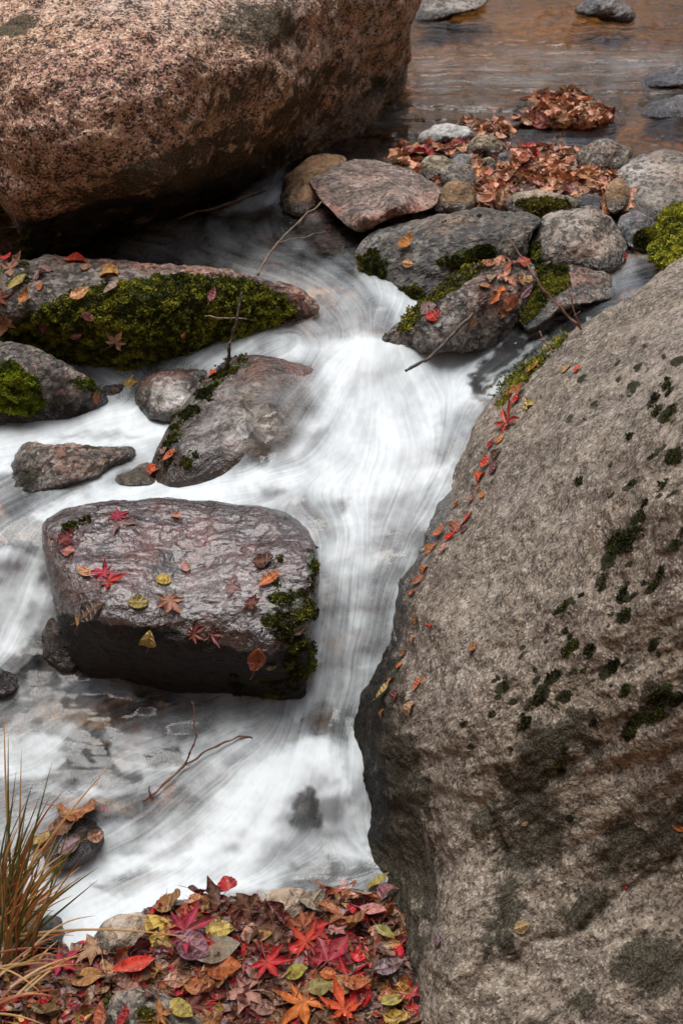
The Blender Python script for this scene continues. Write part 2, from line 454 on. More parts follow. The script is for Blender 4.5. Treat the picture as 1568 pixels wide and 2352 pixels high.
FLOW = [  # u, v, du, dv
    (1500, 60, -1, .05), (1100, 60, -1, .05), (1500, 200, -1, .1), (1200, 180, -1, .1), (1000, 220, -.9, .3), (850, 300, -.8, .5), (1500, 310, -1, .05), (1250, 320, -1, .05), (720, 370, -.6, .6), (630, 450, -.6, .6), (540, 490, -.7, .4), (450, 530, -.3, .3), (350, 560, .8, .1), (200, 580, .9, .05), (500, 560, .9, .15), (600, 520, .2, .6),
    (600, 600, 1, .15), (700, 610, 1, .4), (760, 640, .9, .5), (820, 680, .6, .8), (700, 680, .9, .3), (780, 730, .5, .7), (880, 720, -.5, .8), (650, 770, .5, -.2), (740, 760, .6, .4), (850, 780, .05, 1), (770, 800, -.9, .3), (640, 800, -.95, .3), (520, 820, -.9, .4), (440, 850, -.8, .5), (370, 890, -.45, .9),
    (850, 880, -.05, 1), (780, 880, -.5, .85), (920, 880, .45, .85), (1000, 880, .5, .8), (1050, 830, -.7, .4), (960, 820, .5, .5), (700, 880, -.55, .7), (620, 900, -.6, .65), (560, 1000, -.6, .75), (700, 980, -.6, .8), (780, 1000, -.45, .9), (880, 1000, .05, 1), (960, 980, .4, .9), (1060, 960, -.4, .9), (1040, 1050, -.45, .9),
    (760, 1080, -.8, .45), (660, 1100, -.95, .2), (540, 1120, -1, .1), (420, 1145, -1, .1), (300, 1150, -.97, .2), (860, 1100, -.4, .8), (950, 1110, -.5, .85), (800, 1170, .3, .9), (720, 1180, .6, .6), (900, 1200, -.3, .95), (980, 1200, -.65, .75), (820, 1260, -.05, 1), (920, 1290, -.4, .9), (830, 1380, -.12, 1), (760, 1400, -.1, 1), (800, 1500, -.2, 1), (720, 1520, -.13, 1), (860, 1480, -.25, 1), (770, 1620, -.3, 1), (700, 1620, -.2, 1), (800, 1640, -.35, 1),
    (380, 990, -.9, .2), (250, 960, -1, .1), (100, 990, -1, .2), (0, 1020, -1, .25), (300, 1060, -.95, .25), (200, 1120, -.95, .3), (100, 1150, -.9, .45), (40, 1190, -.85, .5), (80, 1240, -.5, .85), (30, 1300, -.35, .95), (70, 1380, -.35, .95), (20, 1450, -.4, .9), (90, 1500, -.6, .7), (250, 870, .9, .4), (150, 840, .8, .4),
    (50, 1560, -.6, .5), (150, 1590, -.7, .4), (250, 1630, -.85, .35), (400, 1640, -.95, .2), (550, 1650, -1, .1), (480, 1700, -.85, .4), (350, 1720, -.85, .3), (200, 1740, -.5, .85), (100, 1700, -.7, .5), (30, 1760, -.95, .25), (300, 1800, -.85, .3), (250, 1860, -.8, .4), (430, 1790, -.7, .65), (400, 1850, -.75, .6), (560, 1740, -.75, .6), (640, 1740, -.5, .85), (700, 1730, -.15, 1), (760, 1760, .25, 1), (790, 1850, .1, 1), (720, 1850, -.05, 1), (650, 1850, -.35, .95), (560, 1850, -.65, .8), (480, 1900, -.75, .65), (620, 1940, -.4, .9),
    (400, 1960, -.85, .5), (300, 2000, -.88, .45), (200, 2040, -.85, .5), (500, 2000, -.8, .5), (400, 2060, -.9, .4), (250, 2090, -.9, .45), (150, 2120, -.7, .6), (700, 1960, -.7, .3), (800, 1960, .7, .3), (830, 2010, -.8, .3), (700, 2030, -1, .15), (560, 2050, -.95, .25),
    (1470, 630, -1, .35), (1380, 680, -.88, .5), (1300, 730, -.85, .55), (1230, 780, -.83, .58), (1150, 850, -.8, .62), (1110, 900, -.8, .6), (1080, 740, -.2, .9), (1160, 720, -.6, .8),
]

U0, U1, V0, V1, STEP = -430, 1780, -190, 2300, 2.5
gu = np.arange(U0, U1 + 1, STEP)
gv = np.arange(V0, V1 + 1, STEP)
NU, NV = len(gu), len(gv)
# smooth fields on a coarser lattice, then bilinear to the fine one
cu = np.linspace(U0, U1, 240)
cv = np.linspace(V0, V1, 300)
CU, CV = np.meshgrid(cu, cv)


def upsample(F):
    iu = np.clip((gu - U0) / (U1 - U0) * 239, 0, 238.999)
    iv = np.clip((gv - V0) / (V1 - V0) * 299, 0, 298.999)
    a, b = iu.astype(int), iv.astype(int)
    fu, fv = (iu - a)[None], (iv - b)[:, None]
    g = lambda y, x: F[np.ix_(y, x)]
    return (g(b, a) * (1 - fu) + g(b, a + 1) * fu) * (1 - fv) + (g(b + 1, a) * (1 - fu) + g(b + 1, a + 1) * fu) * fv


c_wz = tps_eval(wz_fit, CU, CV)
c_foam_sheen = idw(FOAM_SHEEN, CU, CV, 3.6, 16)[..., 0]
c_flow = idw(FLOW, CU, CV, 3.0, 25)
wz = upsample(c_wz)
foam_sheen0 = upsample(c_foam_sheen)
fl = np.stack([upsample(c_flow[..., 0]), upsample(c_flow[..., 1])], -1)
fl /= np.linalg.norm(fl, axis=-1, keepdims=True) + 1e-6
GU, GV = np.meshgrid(gu, gv)
WHITE = [  # outlines of the white and the glassy reaches of the stream, and of painted sky reflections
    ([(-430, 1545), (180, 1555), (420, 1605), (560, 1650), (450, 1700), (420, 1780), (300, 1870), (100, 1880), (-430, 1860)], .40, 30),
    ([(735, 1320), (910, 1320), (872, 1480), (792, 1695), (685, 1672), (712, 1500)], .50, 14), ([(722, 1320), (752, 1320), (738, 1480), (716, 1600), (692, 1665), (676, 1655), (698, 1540), (712, 1450)], .74, 9), ([(728, 1535), (775, 1535), (765, 1612), (715, 1612)], .66, 9), ([(700, 1640), (800, 1630), (790, 1690), (690, 1680)], .34, 10),
    ([(745, 800), (800, 775), (900, 775), (935, 800), (985, 900), (990, 1000), (900, 1050), (760, 1040), (720, 1000), (760, 900)], .88, 25), ([(935, 800), (1130, 787), (1135, 800), (1080, 870), (1100, 920), (1000, 930), (960, 860)], .85, 13),
    ([(1070, 868), (1190, 755), (1390, 640), (1430, 690), (1290, 770), (1150, 905), (1105, 918)], .08, 7), ([(1090, 915), (1290, 770), (1300, 790), (1150, 915)], .36, 8),
    ([(1010, 960), (1090, 930), (1060, 1010), (1030, 1100), (985, 1120), (1000, 1050)], .42, 16),
    ([(560, 1105), (680, 1078), (800, 1068), (900, 1068), (1000, 1070), (1040, 1052), (1040, 1085), (930, 1110), (820, 1115), (690, 1125), (560, 1140)], .88, 24), ([(690, 1150), (800, 1150), (775, 1230), (740, 1265), (700, 1205)], .46, 14), ([(850, 1140), (960, 1130), (940, 1190), (860, 1190)], .62, 16),
    ([(150, 1150), (250, 1125), (340, 1105), (420, 1120), (560, 1105), (560, 1140), (330, 1150), (180, 1172), (110, 1205), (60, 1190)], .93, 11), ([(-60, 1150), (110, 1112), (200, 1122), (110, 1158), (55, 1190), (-60, 1245)], .36, 13), ([(60, 1195), (110, 1200), (98, 1260), (40, 1262), (-40, 1255)], .42, 9),
    ([(-60, 1000), (120, 955), (240, 930), (330, 958), (395, 972), (372, 1010), (300, 1025), (150, 1012), (60, 1022), (15, 1085), (-60, 1100)], .90, 12), ([(110, 1000), (230, 990), (330, 1000), (230, 1012)], .6, 10),
    ([(-60, 1262), (55, 1262), (95, 1290), (104, 1370), (95, 1420), (50, 1500), (-60, 1505)], .84, 9),
    ([(-60, 1705), (80, 1680), (140, 1700), (150, 1760), (80, 1790), (-60, 1785)], .86, 13), ([(240, 1690), (330, 1680), (420, 1702), (560, 1682), (605, 1702), (520, 1722), (420, 1772), (300, 1782), (250, 1742)], .74, 13), ([(180, 1800), (330, 1775), (420, 1785), (320, 1820), (200, 1830)], .74, 10),
    ([(660, 1714), (700, 1700), (742, 1703), (778, 1738), (800, 1800), (806, 1908), (745, 1912), (730, 1840), (716, 1808), (697, 1806), (674, 1850), (666, 1905), (652, 1942), (600, 1962), (500, 1978), (420, 1966), (500, 1868), (580, 1768)], .98, 12), ([(672, 1850), (700, 1805), (718, 1807), (734, 1850), (728, 1900), (690, 1905), (668, 1890)], .34, 9),
    ([(430, 1800), (520, 1730), (560, 1735), (470, 1850), (400, 1900), (300, 1940), (330, 1880)], .58, 16),
    ([(110, 2060), (200, 1985), (300, 1965), (420, 1960), (420, 1990), (300, 2008), (200, 2062), (330, 2050), (440, 2030), (560, 2020), (640, 2030), (560, 2052), (420, 2062), (300, 2112), (200, 2182), (110, 2162), (95, 2095)], .95, 12), ([(215, 2035), (330, 1997), (385, 2002), (260, 2052)], .5, 10), ([(740, 1925), (860, 1950), (850, 1975), (740, 1960)], .8, 10), ([(670, 1985), (860, 1990), (870, 2040), (700, 2045)], .34, 14),
    ([(80, 1568), (400, 1600), (380, 1640), (200, 1660), (60, 1640)], .24, 14), ([(155, 1722), (240, 1710), (272, 1760), (240, 1812), (165, 1802)], .20, 12), ([(325, 1730), (410, 1715), (425, 1755), (340, 1765)], .18, 10), ([(228, 1780), (320, 1775), (315, 1812), (250, 1815)], .28, 12), ([(330, 1830), (440, 1795), (460, 1840), (350, 1890), (240, 1880)], .32, 14), ([(425, 1640), (490, 1640), (485, 1680), (440, 1682)], .36, 14),
    ([(540, 605), (700, 605), (830, 660), (905, 705), (900, 765), (780, 775), (640, 742), (560, 665)], .36, 18), ([(1105, 905), (1290, 790), (1302, 802), (1130, 912)], .55, 6), ([(1098, 880), (1250, 768), (1258, 775), (1106, 890)], .42, 4), ([(1190, 775), (1330, 700), (1340, 708), (1200, 785)], .42, 5),
    ([(470, 478), (560, 452), (640, 425), (655, 455), (600, 478), (520, 494)], .46, 12), ([(330, 520), (420, 505), (520, 500), (500, 525), (380, 545)], .22, 12),
    ([(100, 600), (220, 565), (420, 520), (640, 510), (720, 560), (700, 600), (560, 606), (300, 606)], .25, 16), ([(960, 120), (1600, 110), (1600, 195), (1300, 222), (1150, 262), (980, 245)], .17, 28), ([(800, 300), (900, 250), (1000, 245), (950, 290)], .14, 16), ([(560, 640), (700, 620), (800, 660), (840, 700), (720, 690)], .40, 14),  # channel and pool outlines paint rippled sky reflection as whiteness
]
_g = np.stack([GU.ravel() / 38., GV.ravel() / 26., 0 * GU.ravel()], -1)
WU = GU + 26 * fbm(_g, 1.0, 3, 61).reshape(NV, NU)
WV = GV + 17 * fbm(_g, 1.0, 3, 62).reshape(NV, NU)
for poly, val, soft in WHITE:
    x0_, x1_ = np.searchsorted(gu, [min(p[0] for p in poly) - 40, max(p[0] for p in poly) + 40])
    y0_, y1_ = np.searchsorted(gv, [min(p[1] for p in poly) - 40, max(p[1] for p in poly) + 40])
    w_ = 0.88 * sstep(-soft, soft, poly_sd(poly, WU[y0_:y1_, x0_:x1_], WV[y0_:y1_, x0_:x1_]))
    foam_sheen0[y0_:y1_, x0_:x1_] = foam_sheen0[y0_:y1_, x0_:x1_] * (1 - w_) + val * w_


def lic(src, flow, L, swirl=None):
    """average of src along the flow lines through every lattice point"""
    acc = src.copy()
    wsum = 1.0
    for sgn in (1, -1):
        py, px = np.mgrid[0:NV, 0:NU].astype(np.float32)
        for k in range(L):
            iy = np.clip(py + .5, 0, NV - 1).astype(np.int32)
            ix = np.clip(px + .5, 0, NU - 1).astype(np.int32)
            f = flow[iy, ix]
            px += sgn * f[..., 0]
            py += sgn * f[..., 1]
            iy = np.clip(py + .5, 0, NV - 1).astype(np.int32)
            ix = np.clip(px + .5, 0, NU - 1).astype(np.int32)
            w = 0.5 + 0.5 * math.cos(math.pi * k / L)
            acc += src[iy, ix] * w
            if sgn == 1:
                wsum += 2 * w
    return acc / wsum


def norm01(a):
    a = (a - a.mean()) / (a.std() + 1e-9)
    return np.clip(0.5 + a * 0.22, 0, 1)


def box(a, k):
    for ax in (0, 1):
        c = np.cumsum(np.concatenate([np.repeat(a.take([0], ax), k + 1, ax), a, np.repeat(a.take([-1], ax), k, ax)], ax), ax)
        n = a.shape[ax]
        a = (c.take(range(2 * k + 1, 2 * k + 1 + n), ax) - c.take(range(0, n), ax)) / (2 * k + 1)
    return a


G3 = np.stack([GU.ravel(), GV.ravel(), 0 * GU.ravel()], -1)
# eddies bend the flow a little everywhere, more in churning foam
e1 = fbm(G3, 1 / 70., 2, 1).reshape(NV, NU)
e2 = fbm(G3, 1 / 28., 2, 2).reshape(NV, NU)
ang = e1 * 0.30 + e2 * 0.10
ca, sa = np.cos(ang), np.sin(ang)
fl2 = np.stack([fl[..., 0] * ca - fl[..., 1] * sa, fl[..., 0] * sa + fl[..., 1] * ca], -1).astype(np.float32)
w1 = RNG.standard_normal((NV, NU)).astype(np.float32)
w2 = box(RNG.standard_normal((NV, NU)), 1).astype(np.float32)
w3 = box(box(RNG.standard_normal((NV, NU)), 6), 5).astype(np.float32)
l1 = norm01(lic(w1, fl2, 40))
l2 = norm01(lic(w2, fl2, 60))
l3 = norm01(lic(w3, fl2, 70))
churn = fbm(G3, 1 / 14., 4, 5).reshape(NV, NU)
cloud = norm01(lic(box(box(RNG.standard_normal((NV, NU)), 14), 10).astype(np.float32), fl2, 40))
patchy = norm01(fbm(G3 + 300, 1 / 60., 3, 6).reshape(NV, NU))
tex = 0.17 * l1 + 0.14 * l2 + 0.22 * l3 + 0.25 * cloud + 0.22 * patchy - 0.5          # about -.35 .. .35
mid = 4 * foam_sheen0 * (1 - foam_sheen0)
foam_sheen = foam_sheen0 + tex * (0.24 + 0.72 * mid) * sstep(0.0, 0.12, foam_sheen0) + churn * 0.08 * sstep(.1, .5, foam_sheen0)
foam_sheen = np.clip(foam_sheen, 0, 1) ** 1.55

still = 1 - sstep(0.02, 0.25, foam_sheen0)
ripple = fbm(G3 * [0.35, 1.0, 1], 1 / 22., 3, 9).reshape(NV, NU)
swell = fbm(G3 * [0.6, 1.0, 1], 1 / 75., 2, 11).reshape(NV, NU)
depth_scale = Yz(GU, GV, wz) / 2.5
humps = 0
for a_, b_, r_, k_ in [(850, 800, 85, .012), (720, 1730, 80, .010), (800, 1095, 80, .006), (620, 1105, 70, .010), (1060, 815, 60, .010), (270, 955, 70, .010), (200, 1125, 80, .008), (560, 1655, 60, .008), (330, 1690, 40, .008), (120, 1730, 40, .008), (150, 2115, 50, .01)]:
    humps = humps + k_ * np.exp(-((GU - a_) / r_) ** 2 - ((GV - b_) / (r_ * .6)) ** 2)
hz = wz + humps + ((l3 - .5) * 0.007 + (cloud - .5) * 0.004) * (0.3 + foam_sheen0) * sstep(.05, .4, foam_sheen0) \
    + churn * 0.0016 * sstep(.55, .9, foam_sheen0) + ripple * 0.014 * still * depth_scale + swell * 0.008
WY = Yz(GU, GV, hz)
WY = np.minimum.accumulate(WY, axis=0)          # water never hangs over itself: the falls stay open to the sky
for _k in range(12):
    WY[1:-1] = .25 * WY[:-2] + .5 * WY[1:-1] + .25 * WY[2:]
WP = pt(GU.ravel(), GV.ravel(), WY.ravel())
wm_ = make_mesh("stream_water", WP, quads=grid_quads(NV, NU)[:, ::-1])
attr(wm_, 'foam_sheen', foam_sheen)
riffle = sstep(-30, 30, poly_sd([(940, 110), (1700, 100), (1700, 205), (1300, 230), (1150, 270), (900, 270)], GU, GV))
attr(wm_, 'riffle', riffle)
attr(wm_, 'deep', np.clip(sstep(620, 480, GV) + .12, 0, 1))


def water_mat():
    t = NT("stream_water")
    P = t.n('TexCoord').outputs['Object']
    f = t.attr('foam_sheen')
    dp = t.attr('deep')
    pr = t.mapping(P, (0, 0, 0), (0.22, 1, 1))
    h = t.math('ADD', t.noise(pr, 8.5, 3, 0.45, 0.7), t.math('MULTIPLY', t.noise(pr, 40, 2, 0.5, 0.4), 0.18))
    bp = t.n('Bump', {'Height': h, 'Strength': t.math('ADD', t.math('ADD', 0.12, t.math('MULTIPLY', dp, 0.4)), t.math('MULTIPLY', t.attr('riffle'), 0.45)), 'Distance': 0.085})
    fr = t.n('Fresnel', {'IOR': 1.33, 'Normal': bp.outputs[0]})
    tr = t.n('BsdfTransparent', {'Color': t.mix(dp, (0.95, 0.93, 0.90), (0.62, 0.52, 0.37))})
    gl = t.n('BsdfGlossy', {'Color': (1, 1, 1), 'Roughness': 0.12, 'Normal': bp.outputs[0]})
    clear = t.n('MixShader', {0: fr.outputs[0], 1: tr.outputs[0], 2: gl.outputs[0]})
    # aerated water scatters light inside its depth: its shading follows the surface only loosely
    gn = t.n('NewGeometry').outputs['Normal']
    nv = t.n('VectorMath', {0: t.n('VectorMath', {0: gn, 3: 0.42}, operation='SCALE').outputs[0], 1: (0.0, -0.08, 0.58)}, operation='ADD').outputs[0]
    nv = t.n('VectorMath', {0: nv}, operation='NORMALIZE').outputs[0]
    df = t.n('BsdfDiffuse', {'Color': (0.69, 0.74, 0.755), 'Normal': nv})
    tl = t.n('BsdfTranslucent', {'Color': (0.69, 0.74, 0.755)})
    fo = t.n('MixShader', {0: 0.2, 1: df.outputs[0], 2: tl.outputs[0]})
    mx = t.n('MixShader', {0: f, 1: clear.outputs[0], 2: fo.outputs[0]})
    t.set(t.out.inputs[0], mx.outputs[0])
    return t.m



# ------------------------------------------------------------------ stream bed and banks (one sheet following the stream)
BANK = [(-260, 2210), (60, 2195), (170, 2185), (235, 2150), (290, 2110), (360, 2080), (430, 2062), (500, 2052), (600, 2050), (700, 2062), (780, 2068), (860, 2070), (940, 2080), (1100, 2120), (1200, 2600), (-300, 2600)]
BAR = [(870, 385), (930, 335), (985, 290), (1070, 285), (1140, 290), (1175, 255), (1215, 222), (1300, 213), (1370, 235), (1420, 272), (1330, 292), (1210, 292), (1160, 315), (1180, 345), (1330, 348), (1440, 360), (1600, 360), (1600, 520), (1430, 500), (1200, 480), (1060, 478), (960, 440)]
LEFTBANK = [(-260, 570), (30, 600), (60, 640), (30, 780), (-60, 860), (-260, 860)]
tu = np.linspace(-440, 1790, 375)
tv = np.linspace(-185, 2560, 460)
TU, TV = np.meshgrid(tu, tv)
tz = tps_eval(wz_fit, TU, np.minimum(TV, 2300))
T3 = np.stack([TU.ravel(), TV.ravel(), 0 * TU.ravel()], -1)
off = np.full(TU.shape, -0.065) + 0.015 * sstep(1500, 1620, TV) * sstep(520, 420, TU) - 0.09 * np.exp(-((TU - 670) / 110) ** 2 - ((TV - 950) / 120) ** 2) - 0.03 * sstep(1690, 1760, TV) * sstep(450, 560, TU) - 0.03 * sstep(400, 0, TV)
bk = sstep(-45, 30, poly_sd(BANK, TU, TV))
off = off * (1 - bk) + bk * (0.012 + 0.00025 * np.clip(poly_sd(BANK, TU, TV), 0, 140))
br = sstep(-28, 18, poly_sd(BAR, TU, TV))
off = off * (1 - br) + br * 0.022
mound = sstep(-5, 65, poly_sd([(1165, 265), (1215, 215), (1330, 208), (1395, 262), (1330, 290), (1210, 292)], TU, TV) + 8)
off += mound * 0.014
mound2 = np.exp(-((TU - 480) / 120) ** 2 - ((TV - 2105) / 36) ** 2) * 0.03
off += mound2
bed_n = fbm(T3, 1 / 55., 4, 21).reshape(TU.shape)
bed_r = fbm(T3, 1 / 24., 3, 23).reshape(TU.shape)
tz = np.where(TV > 2200, np.maximum(tz, -0.06), tz)
tzz = tz + off + (bed_n * 0.03 + bed_r * 0.016) * (1 - 0.75 * np.maximum(bk, br))
tY = Yz(TU, TV, tzz)
TP = pt(TU.ravel(), TV.ravel(), tY.ravel())
bed_me = make_mesh("stream_bed", TP, quads=grid_quads(len(tv), len(tu))[:, ::-1])
attr(bed_me, 'bank', np.maximum(bk, br))
gold = np.zeros(TU.shape)
for (a, b, ra, rb, s) in [(1250, 60, 260, 60, .9), (1050, 130, 200, 40, .6), (1500, 310, 200, 40, .8), (1350, 330, 150, 25, .6), (590, 490, 60, 22, 1.0), (760, 590, 60, 25, .9), (15, 545, 40, 60, .8), (720, 680, 70, 30, .8), (120, 1640, 90, 30, .6), (330, 1740, 70, 30, .5), (270, 1790, 60, 20, .6), (300, 1605, 60, 16, .9), (385, 1612, 40, 14, 1), (230, 1850, 70, 20, .9), (770, 1500, 40, 40, .8), (760, 2012, 60, 14, .8), (220, 1660, 70, 14, .8), (740, 1650, 50, 20, .9)]:
    gold = np.maximum(gold, s * np.exp(-((TU - a) / ra) ** 2 - ((TV - b) / rb) ** 2))
attr(bed_me, 'gold', gold)


def bed_mat():
    t = NT("stream_bed")
    P = t.n('TexCoord').outputs['Object']
    vo = t.n('TexVoronoi', {'Vector': P, 'Scale': 17.0, 'Randomness': 1.0})
    vd = t.n('TexVoronoi', {'Vector': P, 'Scale': 17.0}, feature='DISTANCE_TO_EDGE')
    sep = t.n('SeparateColor', {0: vo.outputs['Color']})
    stone = t.mix(sep.outputs[0], (0.07, 0.05, 0.038), (0.24, 0.17, 0.115))
    stone = t.mix(t.math('MULTIPLY', t.ramp(sep.outputs[1], 0.72, 0.85), 0.7), stone, (0.36, 0.13, 0.05))
    stone = t.mix(t.ramp(t.noise(P, 60, 4, 0.6), 0.35, 0.65), t.mix(1.0, stone, (0.55, 0.5, 0.45), 'MULTIPLY'), stone)
    stone = t.mix(t.ramp(vd.outputs[0], 0.1, 0.0), stone, (0.02, 0.015, 0.01))
    g = t.math('MULTIPLY', t.attr('gold'), t.ramp(t.noise(P, 14, 4, 0.6), 0.3, 0.6))
    stone = t.mix(g, stone, (0.55, 0.27, 0.05))
    soil = t.mix(t.noise(P, 80, 4, 0.6), (0.018, 0.012, 0.008), (0.075, 0.045, 0.028))
    c = t.mix(t.attr('bank'), stone, soil)
    h = t.math('ADD', t.math('MULTIPLY', t.math('MULTIPLY', t.ramp(vd.outputs[0], 0, .25), 2.0), t.math('SUBTRACT', 1.0, t.attr('bank'))), t.noise(P, 60, 4))
    bp = t.n('Bump', {'Height': h, 'Strength': 0.7, 'Distance': 0.016})
    b = t.n('BsdfPrincipled', {'Base Color': c, 'Roughness': 0.6, 'Normal': bp.outputs[0]})
    t.set(t.out.inputs[0], b.outputs[0])
    return t.m


bed = tag(link("stream_bed", bed_me, bed_mat()), kind='structure')

# wide valley ground: passes under the stream bed; unseen banks added to block low sky
gx = np.linspace(-1, 1, 150)
gx = np.sign(gx) * (np.abs(gx) ** 1.8) * 45
GX, GY = np.meshgrid(gx, gx + 3)
gz = np.interp(GY, [-45, 1.0, 3.0, 5, 9, 60], [-.5, -.4, .3, .45, .5, 1.0])
rise = 1.3 * np.clip(np.abs(GX) - 2.7 - 0.35 * np.clip(GY - 2, 0, 30), 0, 14) + 0.42 * np.clip(GY - 9.5, 0, 30) + 1.0 * np.clip(-2.2 - GY, 0, 9)
q3 = np.stack([GX.ravel(), GY.ravel(), 0 * GX.ravel()], -1)
gz = gz + rise + fbm(q3, .5, 4, 31).reshape(GX.shape) * np.clip(rise, 0, 1.2) * 0.7
val_me = make_mesh("ground", np.stack([GX.ravel(), GY.ravel(), gz.ravel()], -1), quads=grid_quads(150, 150))
t = NT("valley_ground")
P = t.n('TexCoord').outputs['Object']
c = t.mix(t.ramp(t.noise(P, 3, 6, 0.7), 0.35, 0.65), (0.06, 0.036, 0.016), (0.27, 0.14, 0.05))
c = t.mix(t.ramp(t.noise(P, 9, 4, 0.6), 0.6, 0.7), c, (0.03, 0.045, 0.012))
b = t.n('BsdfPrincipled', {'Base Color': c, 'Roughness': 0.9})
t.set(t.out.inputs[0], b.outputs[0])
ground = tag(link("ground", val_me, t.m), kind='structure')

# ------------------------------------------------------------------ rocks
ROCKS = {}


def uv_of(P):
    x, y, z = P[:, 0], P[:, 1], P[:, 2] - CAM_H
    f = y * CP - z * SP
    upc = y * SP + z * CP
    return 784 + x / f * 2352 / 0.72, 1176 - upc / f * 2352 / 0.72


def rock(name, outline, ctrl, mat, label, cat, thick, roll=0.06, p=2.6, noise=(0.012, 9, 5), fine=(0.0045, 34, 3), masks=None, wet=None, seed=0, res=3.2,
         centre=None, group=None, ridged=0.0, facet=None, parent=None, cuts=()):
    o = np.asarray(outline, float)
    per = np.linalg.norm(o - np.roll(o, 1, 0), axis=1).sum()
    nt = int(np.clip(per / res, 40, 760))
    B = smooth_closed(o, nt)
    c = np.array(centre, float) if centre else (B.min(0) + B.max(0)) / 2
    rad = np.linalg.norm(B - c, axis=1).max()
    nf = int(np.clip(rad / res, 14, 300))
    nb = max(8, nf // 6)
    fit = tps_fit([k[:2] for k in ctrl], [k[2] for k in ctrl], 1e-4)
    x = np.linspace(0, 1, nf + 1)[1:]
    rho = np.sin(x * math.pi / 2) ** 0.9
    uu = c[0] + rho[:, None] * (B[None, :, 0] - c[0])
    vv = c[1] + rho[:, None] * (B[None, :, 1] - c[1])
    Yf = tps_eval(fit, uu, vv) + roll * (1 - (1 - np.minimum(rho, 1)[:, None] ** p + 1e-9) ** (1 / p))
    xb = np.linspace(0, 1, nb + 1)[1:]
    rb = np.cos(xb * math.pi / 2)
    rb[-1] = 0.02
    ub = c[0] + rb[:, None] * (B[None, :, 0] - c[0])
    vb = c[1] + rb[:, None] * (B[None, :, 1] - c[1])
    edge = Yf[-1].mean() * 0.5 + Yf[-1] * 0.5
    wgt = rb[:, None]
    Yb = Yf[-1][None] * wgt + (Yf[-1].mean()) * (1 - wgt) + thick * np.sin(xb * math.pi / 2)[:, None]
    Yc = float(tps_eval(fit, c[0], c[1]))
    U = np.vstack([uu, ub])
    V = np.vstack([vv, vb])
    Y = np.vstack([Yf, Yb])
    nr = len(U)
    P = np.vstack([pt(c[0], c[1], Yc)[None], pt(U.ravel(), V.ravel(), Y.ravel()), pt(c[0], c[1], float(Y[-1].mean()))[None]])
    G = P[1:-1].reshape(nr, nt, 3)
    dr = np.gradient(G, axis=0)
    dt = (np.roll(G, -1, 1) - np.roll(G, 1, 1)) / 2
    N = np.cross(dr, dt).reshape(-1, 3)
    N /= np.linalg.norm(N, axis=1, keepdims=True) + 1e-9
    if (N[:nt] @ np.array([0, -1, .3])).mean() < 0:
        N = -N
        flip = True
    else:
        flip = False
    N = np.vstack([N[:nt].mean(0)[None], N, N[-nt:].mean(0)[None]])
    N /= np.linalg.norm(N, axis=1, keepdims=True) + 1e-9
    d = noise[0] * fbm(P, noise[1], noise[2], seed) * 1.8
    if ridged:
        d = d - ridged * np.clip(fbm(P, noise[1] * 1.3, 3, seed + 3, ridged=True) - .35, 0, 1) * 1.6
    if facet:
        rot = Matrix.Rotation(facet[3], 3, 'Y') @ Matrix.Rotation(facet[4], 3, 'X')
        Q = P @ np.array(rot).T
        d = d + facet[0] * fbm(Q * np.array(facet[2]), facet[1], 4, seed + 8) * 1.8
    d = d + fine[0] * fbm(P, fine[1], fine[2], seed + 5) * 1.8
    Uc, Vc = np.r_[c[0], U.ravel(), c[0]], np.r_[c[1], V.ravel(), c[1]]
    for line, dep, wid in cuts:        # cracks and ledges
        best = np.full(len(P), 1e9)
        wobv = fbm(P, 18, 3, seed + 40) * 22
        for (ax, ay), (bx, by) in zip(line[:-1], line[1:]):
            ex, ey = bx - ax, by - ay
            tt = np.clip(((Uc - ax) * ex + (Vc - ay) * ey) / (ex * ex + ey * ey), 0, 1)
            dx_, dy_ = Uc - ax - tt * ex, Vc + wobv - ay - tt * ey
            sg = np.hypot(dx_, dy_)
            best = np.minimum(best, sg)
        d = d - dep * np.exp(-(best / wid) ** 1.3)
    P = P + N * d[:, None]
    i = np.arange(nr - 1)[:, None] * nt + np.arange(nt)[None]
    j = np.arange(nr - 1)[:, None] * nt + (np.arange(nt)[None] + 1) % nt
    q = np.stack([i, j, j + nt, i + nt], -1).reshape(-1, 4) + 1
    k = np.arange(nt)
    t1 = np.stack([np.zeros(nt, int), (k + 1) % nt + 1, k + 1], -1)
    last = 1 + (nr - 1) * nt
    t2 = np.stack([np.full(nt, len(P) - 1), last + k, last + (k + 1) % nt], -1)
    if not flip:
        pass
    org = P.mean(0)
    me = make_mesh(name, P - org, quads=q, tris=np.vstack([t1, t2]))
    ob = link(name, me, mat)
    ob.location = org
    # outward winding
    import bmesh
    bm = bmesh.new()
    bm.from_mesh(me)
    bmesh.ops.recalc_face_normals(bm, faces=bm.faces)
    bm.to_mesh(me)
    bm.free()
    Us, Vs = np.r_[c[0], U.ravel(), c[0]], np.r_[c[1], V.ravel(), c[1]]
    md = {'wet': np.zeros(len(P)), 'moss': np.zeros(len(P)), 'lichen_shade': np.zeros(len(P)), 'tone': np.zeros(len(P)), 'pale': np.zeros(len(P))}
    if wet is not None:
        md['wet'] = sstep(wet[1], wet[0], P[:, 2])
